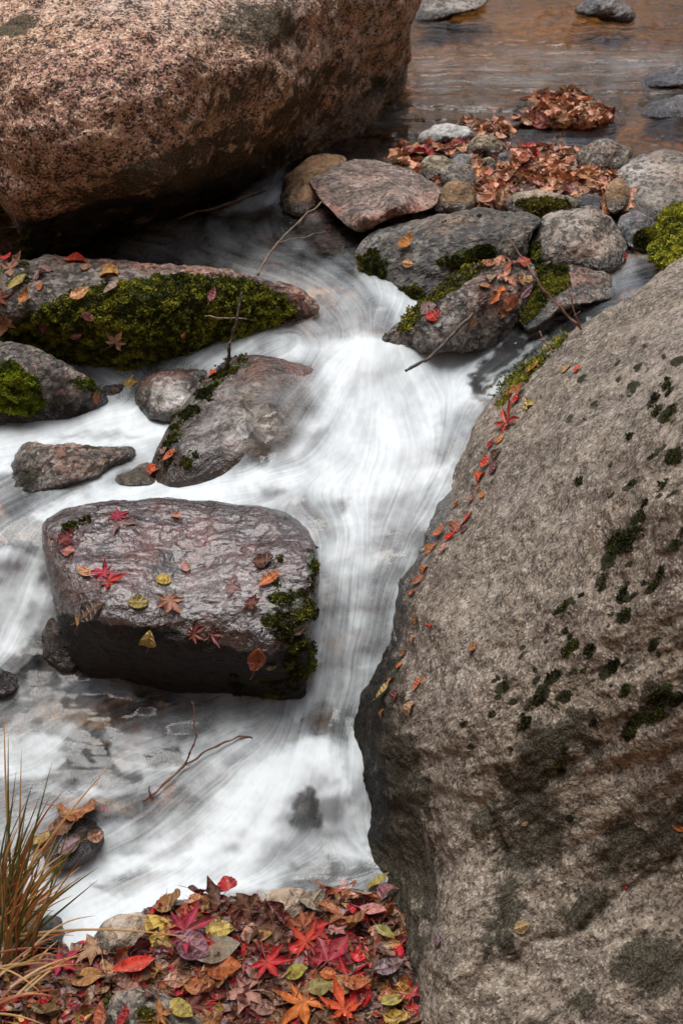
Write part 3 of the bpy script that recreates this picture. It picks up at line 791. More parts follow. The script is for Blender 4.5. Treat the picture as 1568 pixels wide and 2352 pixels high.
    for m in (masks or []):
        kind, shape = m[0], m[1]
        s = m[2] if len(m) > 2 else 1.0
        if len(shape[0:1]) and isinstance(shape[0], tuple):
            soft = m[3] if len(m) > 3 else 25
            val = s * sstep(-soft, soft, poly_sd(shape, Us, Vs))
        else:
            a, b2, ra, rb2, an = shape
            cx, sx = math.cos(an), math.sin(an)
            du, dv = Us - a, Vs - b2
            e = ((du * cx + dv * sx) / ra) ** 2 + ((-du * sx + dv * cx) / rb2) ** 2
            val = s * np.exp(-e ** 1.5)
        md[kind] = np.clip(np.maximum(md[kind], val), 0, 1) if s > 0 else np.clip(md[kind] + val, 0, 1)
    for kx, vx in md.items():
        attr(me, kx, vx)
    tag(ob, label, cat, group)
    ROCKS[label] = ob
    ob_info[ob.name] = dict(P=P, N=N, U=Us, V=Vs, masks=md)
    return ob


ob_info = {}


def auto_ctrl(outline, zb, h=None, bulge=0.22, tilt=0.0):
    """a stone sitting on ground at height zb: base at the lowest outline point, top set back"""
    o = np.asarray(outline, float)
    u0, v0 = o.min(0)
    u1, v1 = o.max(0)
    uc = (u0 + u1) / 2
    Yb = float(Yz(uc, v1, zb))
    mpp = Yb / 0.9 * 0.72 / 2352 * 1.05
    w, hh = (u1 - u0) * mpp, (v1 - v0) * mpp
    if h is None:
        h = 0.62 * hh
    Yt = max(float(Yz(uc, v0, zb + h)), Yb + 0.02)
    ym = Yb * 0.55 + Yt * 0.45
    bl = bulge * min(w, hh)
    vm = v0 * 0.45 + v1 * 0.55
    return [(uc, v1, Yb), (uc, v0, Yt), (uc, vm, ym - bl), (u0, vm, ym + 0.1 * w), (u1, vm, ym + 0.1 * w + tilt * w),
            (u0 * .7 + uc * .3, v1 * .7 + vm * .3, Yb * .8 + ym * .2 - bl * .3), (u1 * .7 + uc * .3, v1 * .7 + vm * .3, Yb * .8 + ym * .2 - bl * .3),
            (uc, v0 * .7 + vm * .3, Yt * .75 + (ym - bl) * .25 - bl * .25)], w


def stone(name, outline, zb, mat, label, cat='rock', h=None, bulge=0.22, **kw):
    ctrl, w = auto_ctrl(outline, zb, h, bulge)
    sink = kw.pop('sink', 0.0)
    ctrl = [(a, b, c + sink) for a, b, c in ctrl]
    kw.setdefault('thick', 0.55 * w)
    kw.setdefault('roll', 0.2 * w)
    kw.setdefault('noise', (min(0.012, 0.06 * w), 0.9 / max(w, .05), 4))
    kw.setdefault('fine', (min(0.0048, 0.02 * w), 34, 3))
    kw.setdefault('wet', (zb + .004, zb + .045))
    kw.setdefault('facet', (min(.016, 0.05 * w), 1.3 / max(w, .05), (1, 1.2, 2.2), 0.4 + (kw.get('seed', 0) % 7) * .2, 0.3 + (kw.get('seed', 0) % 5) * .25))
    return rock(name, outline, ctrl, mat, label, cat, **kw)


# ---- stone materials
M_big = rock_mat("pink_granite", (0.5342, 0.3162, 0.1983), (0.3497, 0.2048, 0.1383), (0.016, 0.013, 0.01), (0.7637, 0.5819, 0.4215), grain=150, dk=0.9, lt=0.7, patch=4.2,
                 tone=(0.40, 0.205, 0.16), pale=(0.48, 0.44, 0.4), rough=0.8, bump=1.8, gthr=.05)
M_right = rock_mat("grey_brown_schist", (0.2283, 0.184, 0.1388), (0.1346, 0.1082, 0.0833), (0.022, 0.019, 0.015), (0.3861, 0.3393, 0.2777), grain=205, dk=0.75, lt=0.6, patch=4.5,
                   strata=((.75, .5, .43), (5, 26, 26)), sfac=0.5, tone=(0.135, 0.1, 0.08), pale=(0.27, 0.235, 0.20), rough=0.8, bump=0.8, lichen_shade=(0.018, 0.017, 0.010), mosscol=(.03, .03, .006))
M_slab = rock_mat("rose_granite", (0.2313, 0.1785, 0.1463), (0.1714, 0.1318, 0.1117), (0.04, 0.03, 0.027), (0.4455, 0.357, 0.2928), grain=80, dk=0.75, lt=0.6, tone=(0.36, 0.16, 0.11), rough=0.55, bump=2.2, gthr=.05)
M_wet = rock_mat("wet_dark_stone", (0.0412, 0.0272, 0.025), (0.0179, 0.0139, 0.0132), (0.01, 0.009, 0.008), (0.1095, 0.08, 0.0758), grain=95, dk=0.7, lt=0.22, rough=0.24, tone=(0.17, 0.06, 0.045), bump=1.2, lichen_shade=(0.006, 0.0055, 0.0045), wave=(9, 26, 26), coat=.3)
M_washed = rock_mat("washed_brown_stone", (0.0456, 0.0326, 0.026), (0.0273, 0.0213, 0.0183), (0.018, 0.016, 0.015), (0.1302, 0.0983, 0.0837), grain=95, dk=0.55, lt=0.3, rough=0.18, strata=((.75, -.45, -.45), (8, 34, 34)), sfac=0.5, tone=(0.2, 0.09, 0.06), bump=0.9, lichen_shade=(0.012, 0.012, 0.009), coat=0.22)
M_band = rock_mat("banded_grey_gneiss", (0.1438, 0.1346, 0.1202), (0.0899, 0.0887, 0.085), (0.028, 0.028, 0.03), (0.3244, 0.3096, 0.2758), grain=80, dk=0.6, lt=0.45, strata=((0.9, 0.35, 0.2), (7, 60, 60)), sfac=0.8, tone=(0.34, 0.22, 0.13), rough=0.5, bump=2.2, gthr=.05)
M_grey = rock_mat("grey_pink_stone", (0.2143, 0.1878, 0.1542), (0.1429, 0.1205, 0.0995), (0.035, 0.032, 0.03), (0.3969, 0.3544, 0.2926), grain=80, dk=0.75, lt=0.5, tone=(0.36, 0.24, 0.17), rough=0.6, bump=2.2, gthr=.05)
M_slate = rock_mat("slate_grey_stone", (0.0998, 0.108, 0.1154), (0.1536, 0.156, 0.1566), (0.03, 0.03, 0.032), (0.2918, 0.304, 0.3131), grain=80, dk=0.6, lt=0.45, rough=0.5, bump=2.2, gthr=.05)
M_tan = rock_mat("tan_stone", (0.2794, 0.2226, 0.1408), (0.3557, 0.3024, 0.2132), (0.06, 0.045, 0.03), (0.508, 0.4536, 0.335), grain=80, dk=0.65, lt=0.45, rough=0.7, bump=2.2, gthr=.05)
M_white = rock_mat("white_stone", (0.4896, 0.4972, 0.4728), (0.3917, 0.3952, 0.3765), (0.16, 0.15, 0.14), (0.6038, 0.612, 0.5953), grain=100, dk=0.5, lt=0.4, rough=0.75)
M_sand = rock_mat("sandy_stone", (0.44, 0.34, 0.25), (0.36, 0.27, 0.19), (0.12, 0.08, 0.05), (0.62, 0.53, 0.43), grain=80, dk=0.4, lt=0.4, rough=0.6, bump=1.8, tone=(0.45, 0.28, 0.15))
M_brown = rock_mat("brown_banded_stone", (0.1848, 0.11, 0.0484), (0.2541, 0.1595, 0.0774), (0.018, 0.013, 0.01), (0.4389, 0.319, 0.1742), grain=100, dk=0.5, lt=0.4, strata=((.8, .3, -.5), (6, 50, 50)), sfac=0.95, rough=0.4, bump=1.5)
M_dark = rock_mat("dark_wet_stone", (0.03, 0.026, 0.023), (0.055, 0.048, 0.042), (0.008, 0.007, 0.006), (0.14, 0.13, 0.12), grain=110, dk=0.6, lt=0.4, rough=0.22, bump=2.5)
M_mossrock = rock_mat("mossy_grey_stone", (0.1484, 0.1305, 0.1123), (0.0878, 0.0803, 0.0698), (0.025, 0.022, 0.02), (0.3651, 0.3229, 0.2784), grain=80, dk=0.8, lt=0.55, tone=(0.36, 0.16, 0.1), rough=0.6, bump=2.2, gthr=.05)

# ---- the big granite boulder
rock("granite_boulder", [(-260, -260), (300, -330), (800, -260), (972, -80), (966, 0), (952, 130), (936, 205), (900, 245), (790, 322), (735, 368), (640, 430), (530, 468), (440, 500), (300, 550), (200, 596), (120, 624), (62, 612), (28, 525), (8, 440), (-8, 375), (-60, 300), (-300, 240), (-380, 0)],
     [(100, 610, 3.1), (300, 545, 3.33), (440, 495, 3.48), (640, 425, 3.7), (790, 320, 4.05), (925, 215, 4.5), (90, 460, 2.97), (300, 350, 2.97), (500, 300, 3.17), (700, 220, 3.52), (880, 120, 4.12), (0, 300, 2.96), (300, 200, 2.98), (100, 150, 3.02), (500, 120, 3.16), (700, 60, 3.56), (900, 10, 4.02),
      (300, 0, 3.22), (100, 0, 3.22), (600, 0, 3.42), (300, -150, 3.6), (-200, 0, 3.3), (600, -150, 3.75), (-200, -150, 3.6), (200, 480, 3.05), (400, 430, 3.09), (560, 375, 3.32), (330, 440, 3.02), (-250, 200, 3.2)],
     M_big, "huge speckled pink and tan granite boulder with a shadowed undercut base beside the stream", "boulder", thick=1.1, roll=0.05, p=4, noise=(0.028, 2.6, 6), fine=(0.008, 18, 5), res=3.0, centre=(330, 190), seed=2, facet=(0.03, 1.9, (1, 1, 1.7), .5, .3), ridged=0.02,
     masks=[('tone', (180, 210, 320, 120, -.1), .9), ('tone', (80, 340, 180, 90, 0), .6), ('tone', (560, 360, 120, 40, -.4), .7), ('pale', (850, 110, 150, 190, .3), 1.0), ('pale', (620, 25, 150, 50, -.2), .7), ('pale', (420, 30, 300, 50, 0), .5),
            ('lichen_shade', (30, 65, 80, 40, 0), 0.69), ('lichen_shade', (640, 60, 110, 70, .3), 0.70), ('lichen_shade', (880, 20, 40, 60, 0), 0.42), ('lichen_shade', (560, 210, 200, 60, -.5), 0.53), ('lichen_shade', (330, 420, 260, 60, -.2), 0.63), ('lichen_shade', (420, 140, 160, 60, -.3), 0.35), ('lichen_shade', (250, 500, 280, 60, -.2), 0.69), ('lichen_shade', (750, 200, 160, 60, -.5), 0.59), ('lichen_shade', (610, 60, 180, 80, .2), 0.59), ('lichen_shade', (300, 180, 300, 30, -.2), 0.42), ('lichen_shade', (500, 340, 300, 40, -.35), 0.63), ('moss', (300, 560, 200, 40, -.2), .5), ('lichen_shade', (700, 270, 140, 60, -.5), 0.70), ('lichen_shade', (150, 560, 140, 70, 0), 0.98), ('lichen_shade', (520, 420, 260, 70, -.35), 0.84),  # lower patches: dark crust plus painted shade of the undercut base
            ('moss', (862, 195, 42, 42, 0), .62), ('moss', (890, 95, 18, 26, 0), .4), ('moss', (60, 590, 30, 60, 0), .6), ('moss', (130, 560, 80, 50, 0), .45)], wet=(0.66, 0.84), cuts=[([(760, 60), (720, 160), (640, 230)], .008, 10), ([(60, 250), (200, 290), (330, 260), (430, 300)], .006, 14), ([(330, 300), (390, 330), (410, 370)], .007, 9), ([(900, 60), (860, 150), (850, 240)], .006, 9)])

SPECKS = [(1423, 1250, 46, 22), (1400, 1285, 24, 14), (1376, 1323, 20, 9), (1470, 1195, 26, 12), (1491, 1347, 14, 9), (1423, 1368, 16, 10), (1429, 1415, 18, 11), (1298, 1388, 16, 7), (1283, 1456, 20, 9), (1314, 1487, 20, 10), (1356, 1493, 18, 9), (1501, 1477, 22, 9), (1392, 1539, 28, 11),
          (1278, 1550, 30, 10), (1236, 1602, 34, 15), (1288, 1607, 24, 14), (1200, 1503, 14, 6), (1153, 1576, 16, 9), (1210, 1659, 16, 9), (1522, 1591, 30, 13), (1454, 1664, 34, 15), (1558, 1602, 20, 12), (1304, 1716, 12, 10), (1449, 892, 16, 9), (1496, 918, 20, 9), (1510, 940, 16, 8), (1532, 954, 22, 12), (1522, 1037, 18, 10),
          (1552, 1050, 20, 12), (1335, 868, 12, 6), (1366, 928, 14, 5), (1423, 871, 9, 5), (1449, 1115, 14, 8), (1527, 1120, 12, 7), (1558, 830, 14, 9), (1330, 1100, 8, 4), (1440, 1580, 16, 8), (1500, 1640, 24, 12), (1545, 1250, 18, 10), (1130, 1640, 8, 8), (1290, 1770, 9, 9), (1310, 1880, 9, 9), (1180, 1720, 8, 6), (1320, 1540, 14, 7)]
# ---- the sloping boulder on the near side
_sr = random.Random(4)
for _k in range(75):
    _b = SPECKS[_sr.randrange(40)]
    _t = _sr.gauss(0, 75)
    SPECKS.append((_b[0] + _t * .72 + _sr.gauss(0, 18), _b[1] - _t * .7 + _sr.gauss(0, 18), _sr.uniform(4, 14), _sr.uniform(3, 7)))
rock("sloping_boulder", [(1112, 940), (1160, 885), (1230, 828), (1330, 748), (1450, 680), (1568, 598), (1760, 500), (1990, 700), (2050, 1500), (1990, 2450), (1400, 2620), (1040, 2600), (925, 2420), (905, 2200), (880, 2060), (842, 1960), (790, 1880), (768, 1800), (758, 1720), (800, 1600), (842, 1500), (872, 1400), (902, 1300), (975, 1205), (1025, 1130), (1055, 1040)],
     [Z(1568, 600, .80), Z(1330, 750, .68), Z(1230, 830, .62), Z(1130, 930, .555), Z(1060, 1040, .50), Z(1040, 1130, .462), Z(980, 1210, .44), Z(925, 1300, .40), Z(865, 1480, .27), Z(800, 1640, .18), Z(775, 1730, .11), Z(800, 1900, .01), Z(890, 2060, -.01), Z(925, 2250, .0), Z(950, 2352, .02), Z(950, 2500, .0),
      Z(1120, 1050, .545), Z(1060, 1250, .48), Z(1000, 1480, .40), Z(950, 1610, .335), Z(985, 1750, .28), Z(1015, 1900, .205), Z(1020, 2050, .155), Z(1015, 2200, .115), Z(1030, 2352, .08), Z(1250, 900, .64), Z(1300, 1000, .685), Z(1180, 1200, .57), Z(1300, 1400, .585), Z(1150, 1500, .48), Z(1150, 1750, .365), Z(1300, 1700, .435), Z(1300, 2000, .26), Z(1150, 2000, .225), Z(1150, 2250, .13), Z(1300, 2352, .12), Z(1300, 1200, .645),
      Z(1568, 800, .84), Z(1568, 1000, .83), Z(1450, 800, .765), Z(1568, 1200, .77), Z(1568, 1400, .68), Z(1568, 1700, .50), Z(1568, 2000, .31), Z(1568, 2352, .16), Z(1760, 500, .9), Z(1950, 1000, .95), Z(1950, 1700, .6), Z(1950, 2352, .2), Z(1300, 2560, .02), Z(1700, 2560, .04)],
     M_right, "broad grey brown boulder sloping up with diagonal streaks and dark moss specks, beside the chute", "boulder", thick=0.9, roll=0.03, p=5, noise=(0.013, 4.0, 6), fine=(0.0035, 38, 4), facet=(0.012, 5.0, (1, 1, 4.5), 0.75, 0.1), res=2.7, centre=(1330, 1560), seed=4,
     cuts=[([(1600, 1925), (1500, 2005), (1410, 2070), (1330, 2130), (1230, 2168), (1175, 2215)], .016, 12), ([(1075, 2380), (1092, 2270), (1130, 2180), (1150, 2110)], .016, 14), ([(1105, 1850), (1130, 1900), (1152, 1960), (1140, 2010)], .014, 14), ([(1190, 1840), (1280, 1780), (1400, 1700)], .008, 16), ([(1310, 2352), (1280, 2260), (1350, 2190), (1470, 2150)], .008, 14), ([(990, 2120), (1005, 1950), (985, 1800)], .008, 12)],
     masks=[('lichen_shade', [(740, 1700), (870, 1440), (930, 1530), (960, 1700), (1010, 1860), (1005, 2050), (990, 2200), (950, 2352), (880, 2400), (800, 2000), (760, 1900)], .68, 45),
            ('lichen_shade', (1290, 1720, 170, 110, -.5), 0.71), ('lichen_shade', (1200, 1880, 130, 170, 0), 0.73), ('lichen_shade', (1480, 1930, 200, 130, -.5), 0.61), ('lichen_shade', (1520, 1600, 120, 60, -.6), 0.59), ('lichen_shade', (1500, 2220, 150, 100, -.5), 0.68), ('lichen_shade', (1150, 2100, 70, 150, .2), 0.59), ('lichen_shade', (1330, 2080, 160, 80, -.5), 0.50), ('lichen_shade', (1360, 2300, 200, 60, -.3), 0.50), ('lichen_shade', (1250, 1200, 300, 60, -.75), 0.26), ('lichen_shade', (1500, 1100, 200, 60, -.75), 0.33), ('lichen_shade', (1150, 1350, 180, 30, -.8), 0.35), ('lichen_shade', (1400, 1330, 260, 30, -.75), 0.35), ('tone', (1250, 1500, 300, 50, -.75), .6), ('tone', (1350, 1150, 300, 40, -.75), .5), ('tone', (1200, 2250, 150, 120, -.5), .5),
            ('tone', (1540, 1320, 90, 110, 0), .9), ('tone', (1420, 1450, 160, 60, -.7), .4), ('pale', [(1000, 1500), (1080, 1330), (1300, 980), (1568, 700), (1568, 850), (1300, 1250), (1120, 1560), (990, 1620)], .55, 70), ('pale', (1450, 2090, 45, 40, .3), .9),
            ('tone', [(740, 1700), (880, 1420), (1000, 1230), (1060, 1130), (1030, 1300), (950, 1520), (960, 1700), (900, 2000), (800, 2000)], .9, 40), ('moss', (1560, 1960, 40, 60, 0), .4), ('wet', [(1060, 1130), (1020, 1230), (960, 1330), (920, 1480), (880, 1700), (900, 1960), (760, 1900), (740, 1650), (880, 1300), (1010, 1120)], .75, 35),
            ('moss', [(1128, 925), (1180, 862), (1250, 815), (1300, 770), (1285, 800), (1200, 880), (1150, 935)], .7, 12), ('moss', (1085, 1030, 14, 50, .5), .6)] + [('moss', (a, b, ra * 1.7, rb * 1.7, -.75), .66) for a, b, ra, rb in SPECKS])

# ---- the flat-topped wet rock in the middle of the fall
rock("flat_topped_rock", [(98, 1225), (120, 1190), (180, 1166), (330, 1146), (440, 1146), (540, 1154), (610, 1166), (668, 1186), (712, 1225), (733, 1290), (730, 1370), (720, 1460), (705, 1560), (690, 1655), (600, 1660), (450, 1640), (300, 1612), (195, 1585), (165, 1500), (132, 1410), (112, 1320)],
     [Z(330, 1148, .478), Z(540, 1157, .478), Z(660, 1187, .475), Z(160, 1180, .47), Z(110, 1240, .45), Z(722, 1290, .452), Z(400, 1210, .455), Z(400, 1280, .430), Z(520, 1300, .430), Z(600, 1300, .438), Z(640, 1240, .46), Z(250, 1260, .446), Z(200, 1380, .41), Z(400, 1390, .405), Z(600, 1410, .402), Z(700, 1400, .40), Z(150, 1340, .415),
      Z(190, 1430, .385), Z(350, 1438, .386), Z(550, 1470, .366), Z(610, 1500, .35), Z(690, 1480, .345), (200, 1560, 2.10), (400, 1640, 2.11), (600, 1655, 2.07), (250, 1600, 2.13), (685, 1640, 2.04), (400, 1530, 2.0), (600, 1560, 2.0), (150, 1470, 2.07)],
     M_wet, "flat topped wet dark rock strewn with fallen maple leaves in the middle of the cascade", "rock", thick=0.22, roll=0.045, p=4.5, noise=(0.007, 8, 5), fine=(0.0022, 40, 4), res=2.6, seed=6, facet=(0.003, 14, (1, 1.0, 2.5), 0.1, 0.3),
     masks=[('tone', (400, 1280, 300, 110, 0), .6), ('lichen_shade', [(130, 1400), (250, 1437), (400, 1445), (510, 1478), (620, 1500), (740, 1470), (760, 1700), (100, 1650)], 1.0, 26), ('lichen_shade', (560, 1480, 120, 50, .3), .45), ('moss', (655, 1400, 75, 80, .4), .6), ('moss', (690, 1500, 40, 90, 0), .55), ('moss', (190, 1200, 70, 22, -.3), .5), ('moss', (600, 1580, 120, 60, 0), .42), ('moss', (715, 1300, 16, 70, 0), .5), ('moss', (620, 1290, 60, 20, -.2), .3), ('pale', (480, 1350, 180, 60, 0), .25)])  # front polygon: black algae plus painted overhang shade; pale patch: painted wet sheen

# ---- the rock the white water slides over
rock("water_washed_rock", [(336, 1108), (350, 1060), (385, 990), (430, 925), (490, 855), (535, 826), (575, 820), (640, 826), (720, 850), (770, 900), (760, 980), (720, 1050), (640, 1110), (540, 1135), (400, 1140)],
     [Z(540, 830, .562), Z(660, 850, .566), Z(745, 890, .530), Z(500, 900, .54), Z(620, 930, .548), Z(700, 1000, .492), Z(420, 960, .512), Z(400, 1010, .497), Z(550, 1040, .492), Z(640, 1070, .455), Z(400, 1100, .452), Z(500, 1110, .44), Z(350, 1080, .446), Z(440, 1140, .42), Z(600, 1120, .425)],
     M_washed, "smooth dark rock with mossy left edge, water sliding over its right side", "rock", thick=0.2, roll=0.03, p=4, noise=(0.006, 5, 4), fine=(0.0015, 30, 3), res=2.8, seed=8, facet=(0.003, 9, (1, 1, 3), .7, .2),
     masks=[('moss', [(345, 1080), (400, 960), (500, 845), (560, 815), (600, 835), (530, 870), (450, 970), (400, 1050)], .5, 14), ('moss', (430, 1060, 70, 30, -.1), .45), ('tone', (640, 860, 90, 40, .2), .7), ('pale', (560, 960, 120, 80, 0), .5), ('lichen_shade', (560, 1060, 110, 50, -.3), .3)])

# ---- long mossy rock on the left
MOSS_L = rock("long_mossy_rock", [(-200, 620), (-60, 600), (60, 600), (130, 596), (300, 602), (420, 614), (520, 618), (610, 640), (690, 668), (728, 708), (700, 735), (640, 762), (550, 790), (440, 850), (340, 885), (240, 880), (150, 850), (40, 840), (-200, 860)],
     [Z(300, 870, .45), Z(440, 830, .49), Z(540, 785, .53), Z(690, 735, .57), Z(100, 830, .46), Z(-150, 820, .46), Z(0, 604, .685), Z(150, 600, .69), Z(300, 606, .69), Z(600, 640, .662), Z(715, 700, .61), Z(-150, 620, .69), Z(300, 640, .686), Z(300, 720, .625), Z(150, 720, .63), Z(550, 700, .62), Z(0, 720, .62), Z(450, 660, .668), Z(100, 650, .675), Z(320, 800, .54), Z(500, 740, .585), Z(180, 790, .54)],
     M_mossrock, "long low rock thickly covered with green moss, pinkish bare top strewn with leaves", "rock", thick=0.3, roll=0.03, p=4, noise=(0.012, 6, 5), fine=(0.005, 30, 4), res=3.2, seed=10,
     masks=[('moss', [(-20, 800), (60, 730), (150, 680), (240, 645), (400, 632), (560, 636), (650, 675), (690, 715), (600, 775), (440, 860), (330, 895), (180, 870), (40, 840)], .95, 20), ('moss', (40, 640, 60, 40, 0), .5), ('tone', (400, 612, 260, 18, .05), .9), ('tone', (680, 690, 60, 40, .5), 1.0), ('lichen_shade', (560, 820, 200, 40, -.4), .4)], wet=(0.5, 0.58))

MOSS_S = rock("mossy_rock", [(-160, 790), (0, 786), (50, 792), (110, 815), (180, 850), (225, 890), (247, 930), (225, 962), (140, 985), (40, 990), (-160, 985)],
     [Z(0, 790, .585), Z(60, 800, .58), Z(140, 838, .555), Z(220, 890, .50), Z(240, 935, .45), Z(0, 970, .43), Z(140, 970, .43), Z(60, 880, .535), Z(150, 900, .505), Z(60, 930, .48), Z(-140, 880, .52), Z(0, 850, .555)],
     M_mossrock, "small dark rock with bright moss cushion, at left edge below the long mossy rock", "rock", thick=0.2, roll=0.02, p=4, noise=(0.010, 8, 5), fine=(0.005, 30, 4), res=3.0, seed=12,
     masks=[('moss', [(-100, 830), (30, 830), (80, 860), (100, 900), (100, 960), (40, 950), (-100, 940)], .85, 20), ('moss', (190, 890, 60, 30, .6), .45), ('lichen_shade', (150, 940, 100, 40, .2), .6)], wet=(0.45, 0.5))

stone("round_washed_stone", [(308, 905), (325, 870), (365, 850), (420, 846), (480, 850), (500, 900), (470, 960), (400, 978), (335, 962)], .445, M_washed, "round smooth stone veiled by thin water between the mossy rock and the washed rock", h=.08, masks=[('tone', (350, 870, 60, 20, 0), .7), ('pale', (390, 910, 60, 40, 0), .8)], seed=14, res=2.8)
stone("angular_stone", [(8, 1135), (18, 1095), (50, 1025), (75, 1014), (120, 1020), (180, 1020), (250, 1030), (300, 1040), (260, 1075), (225, 1105), (150, 1130), (60, 1150)], .425, M_mossrock, "angular brown and grey stone breaking the white water, second from the left edge", h=.07, masks=[('tone', (190, 1050, 80, 40, 0), .6), ('lichen_shade', (60, 1090, 40, 50, 0), .7), ('moss', (180, 1025, 90, 8, 0), .5)], seed=15, res=2.8)
stone("submerged_stone", [(262, 1105), (290, 1085), (340, 1065), (365, 1085), (350, 1112), (300, 1118)], .435, M_tan, "small tan stone just under the white water beside the washed rock", h=.012, seed=16)
stone("dark_stone", [(92, 1470), (108, 1432), (128, 1422), (165, 1480), (185, 1530), (150, 1545), (100, 1510)], .2, M_dark, "black wet stone wedged against the left end of the flat topped rock", h=.08, seed=17)
stone("edge_stone", [(-60, 1530), (0, 1525), (30, 1535), (50, 1560), (30, 1590), (-60, 1605)], .18, M_dark, "dark wet stone with a brown leaf on it at the photo's left edge", h=.03, seed=18)

# ---- the rocks across the upper step
rock("rose_slab", [(708, 402), (740, 388), (800, 370), (830, 366), (882, 373), (950, 395), (1005, 430), (1008, 450), (985, 480), (900, 502), (840, 530), (800, 522), (760, 482), (730, 450)],
     [Z(720, 405, .70), Z(830, 370, .71), Z(1000, 436, .70), Z(900, 400, .715), Z(850, 420, .718), Z(780, 420, .712), Z(950, 440, .708), Z(860, 460, .70), Z(780, 460, .69), (840, 525, 3.15), (800, 515, 3.18), (980, 478, 3.27), (900, 498, 3.17), (900, 478, 3.12), (840, 500, 3.11), (750, 470, 3.25)],
     M_slab, "flat rose pink granite slab lying tilted on darker stones", "rock", thick=0.18, roll=0.012, p=6, noise=(0.006, 8, 4), fine=(0.0025, 40, 3), seed=20,
     masks=[('tone', [(708, 405), (760, 450), (830, 500), (900, 480), (985, 455), (1005, 440), (985, 485), (900, 505), (835, 535), (760, 485)], .95, 16)])
stone("striped_stone", [(646, 452), (652, 410), (690, 374), (730, 358), (775, 356), (800, 372), (770, 440), (740, 470), (690, 492), (660, 488)], .645, M_brown, "rounded brown stone with dark stripes, half under the rose slab", h=.075, seed=21, masks=[('lichen_shade', (655, 440, 18, 50, 0), .6)])
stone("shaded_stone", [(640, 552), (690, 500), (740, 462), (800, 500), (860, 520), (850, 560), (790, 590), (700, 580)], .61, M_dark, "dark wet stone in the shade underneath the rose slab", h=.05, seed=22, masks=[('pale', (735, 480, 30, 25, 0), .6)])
BAND = rock("banded_rock", [(806, 600), (820, 565), (870, 525), (930, 505), (990, 494), (1060, 484), (1130, 480), (1200, 482), (1236, 492), (1240, 515), (1210, 545), (1215, 580), (1180, 610), (1100, 640), (1040, 660), (1000, 690), (930, 690), (860, 665), (820, 640)],
     [Z(830, 570, .655), Z(930, 510, .70), Z(1060, 488, .725), Z(1200, 488, .72), Z(1230, 515, .70), Z(1000, 540, .70), Z(1100, 530, .712), Z(900, 570, .67), Z(1000, 600, .655), Z(1150, 580, .665), Z(850, 640, .60), Z(960, 685, .59), Z(1080, 650, .60), Z(1200, 590, .64), Z(900, 620, .63)],
     M_band, "long banded grey rock with moss at its foot and an orange leaf on its side", "rock", thick=0.25, roll=0.02, p=4, noise=(0.012, 6, 5), fine=(0.005, 30, 4), seed=24, res=2.8, ridged=0.006,
     masks=[('moss', (860, 615, 45, 50, .3), .7), ('moss', (1080, 590, 90, 28, -.15), .72), ('moss', (940, 670, 70, 18, .2), .6), ('tone', (1040, 510, 100, 20, -.1), .6), ('moss', (1060, 500, 60, 5, -.1), .4), ('pale', (850, 560, 40, 25, -.5), .4)])
ROUND = stone("round_grey_rock", [(1218, 560), (1230, 525), (1262, 492), (1310, 477), (1350, 475), (1385, 490), (1412, 525), (1440, 590), (1420, 615), (1380, 630), (1320, 620), (1260, 605), (1225, 590)], .62, M_grey, "rounded grey and pink rock just right of the banded rock", h=.1, seed=25, masks=[('tone', (1330, 540, 90, 50, 0), .7), ('moss', (1232, 582, 26, 26, 0), .6), ('pale', (1310, 520, 60, 40, 0), .5)])
stone("pale_slab", [(1398, 405), (1440, 375), (1500, 352), (1560, 346), (1700, 350), (1720, 480), (1620, 520), (1560, 500), (1500, 515), (1450, 500), (1430, 450)], .645, M_grey, "broad pale grey rock at the photo's right edge beyond the round grey rock", h=.09, seed=26, masks=[('pale', (1460, 400, 70, 40, 0), .9), ('tone', (1520, 400, 70, 30, 0), .6), ('lichen_shade', (1440, 440, 30, 20, 0), .4)], ridged=0.008)
stone("purple_grey_stone", [(1326, 355), (1340, 332), (1370, 314), (1400, 322), (1448, 345), (1436, 380), (1400, 402), (1350, 400), (1330, 380)], .66, M_grey, "peaked purplish grey stone standing at the end of the leaf drift", h=.085, seed=27, masks=[('tone', (1380, 340, 60, 20, 0), .4)], bulge=.15)
SML = stone("small_slate_stone", [(1418, 515), (1428, 494), (1455, 487), (1490, 500), (1512, 530), (1512, 570), (1480, 585), (1445, 570), (1425, 545)], .63, M_slate, "small slate grey stone with dark moss between the round grey rock and the moss dome", h=.07, seed=28, masks=[('moss', (1480, 550, 34, 28, .3), .85)])
DOME = stone("moss_dome_rock", [(1504, 590), (1508, 545), (1530, 500), (1568, 472), (1660, 455), (1720, 560), (1690, 640), (1560, 640), (1515, 612)], .63, M_mossrock, "rock wholly covered with bright yellow green moss at the photo's right edge", h=.11, seed=29, masks=[('moss', (1600, 560, 140, 120, 0), 1.0)])
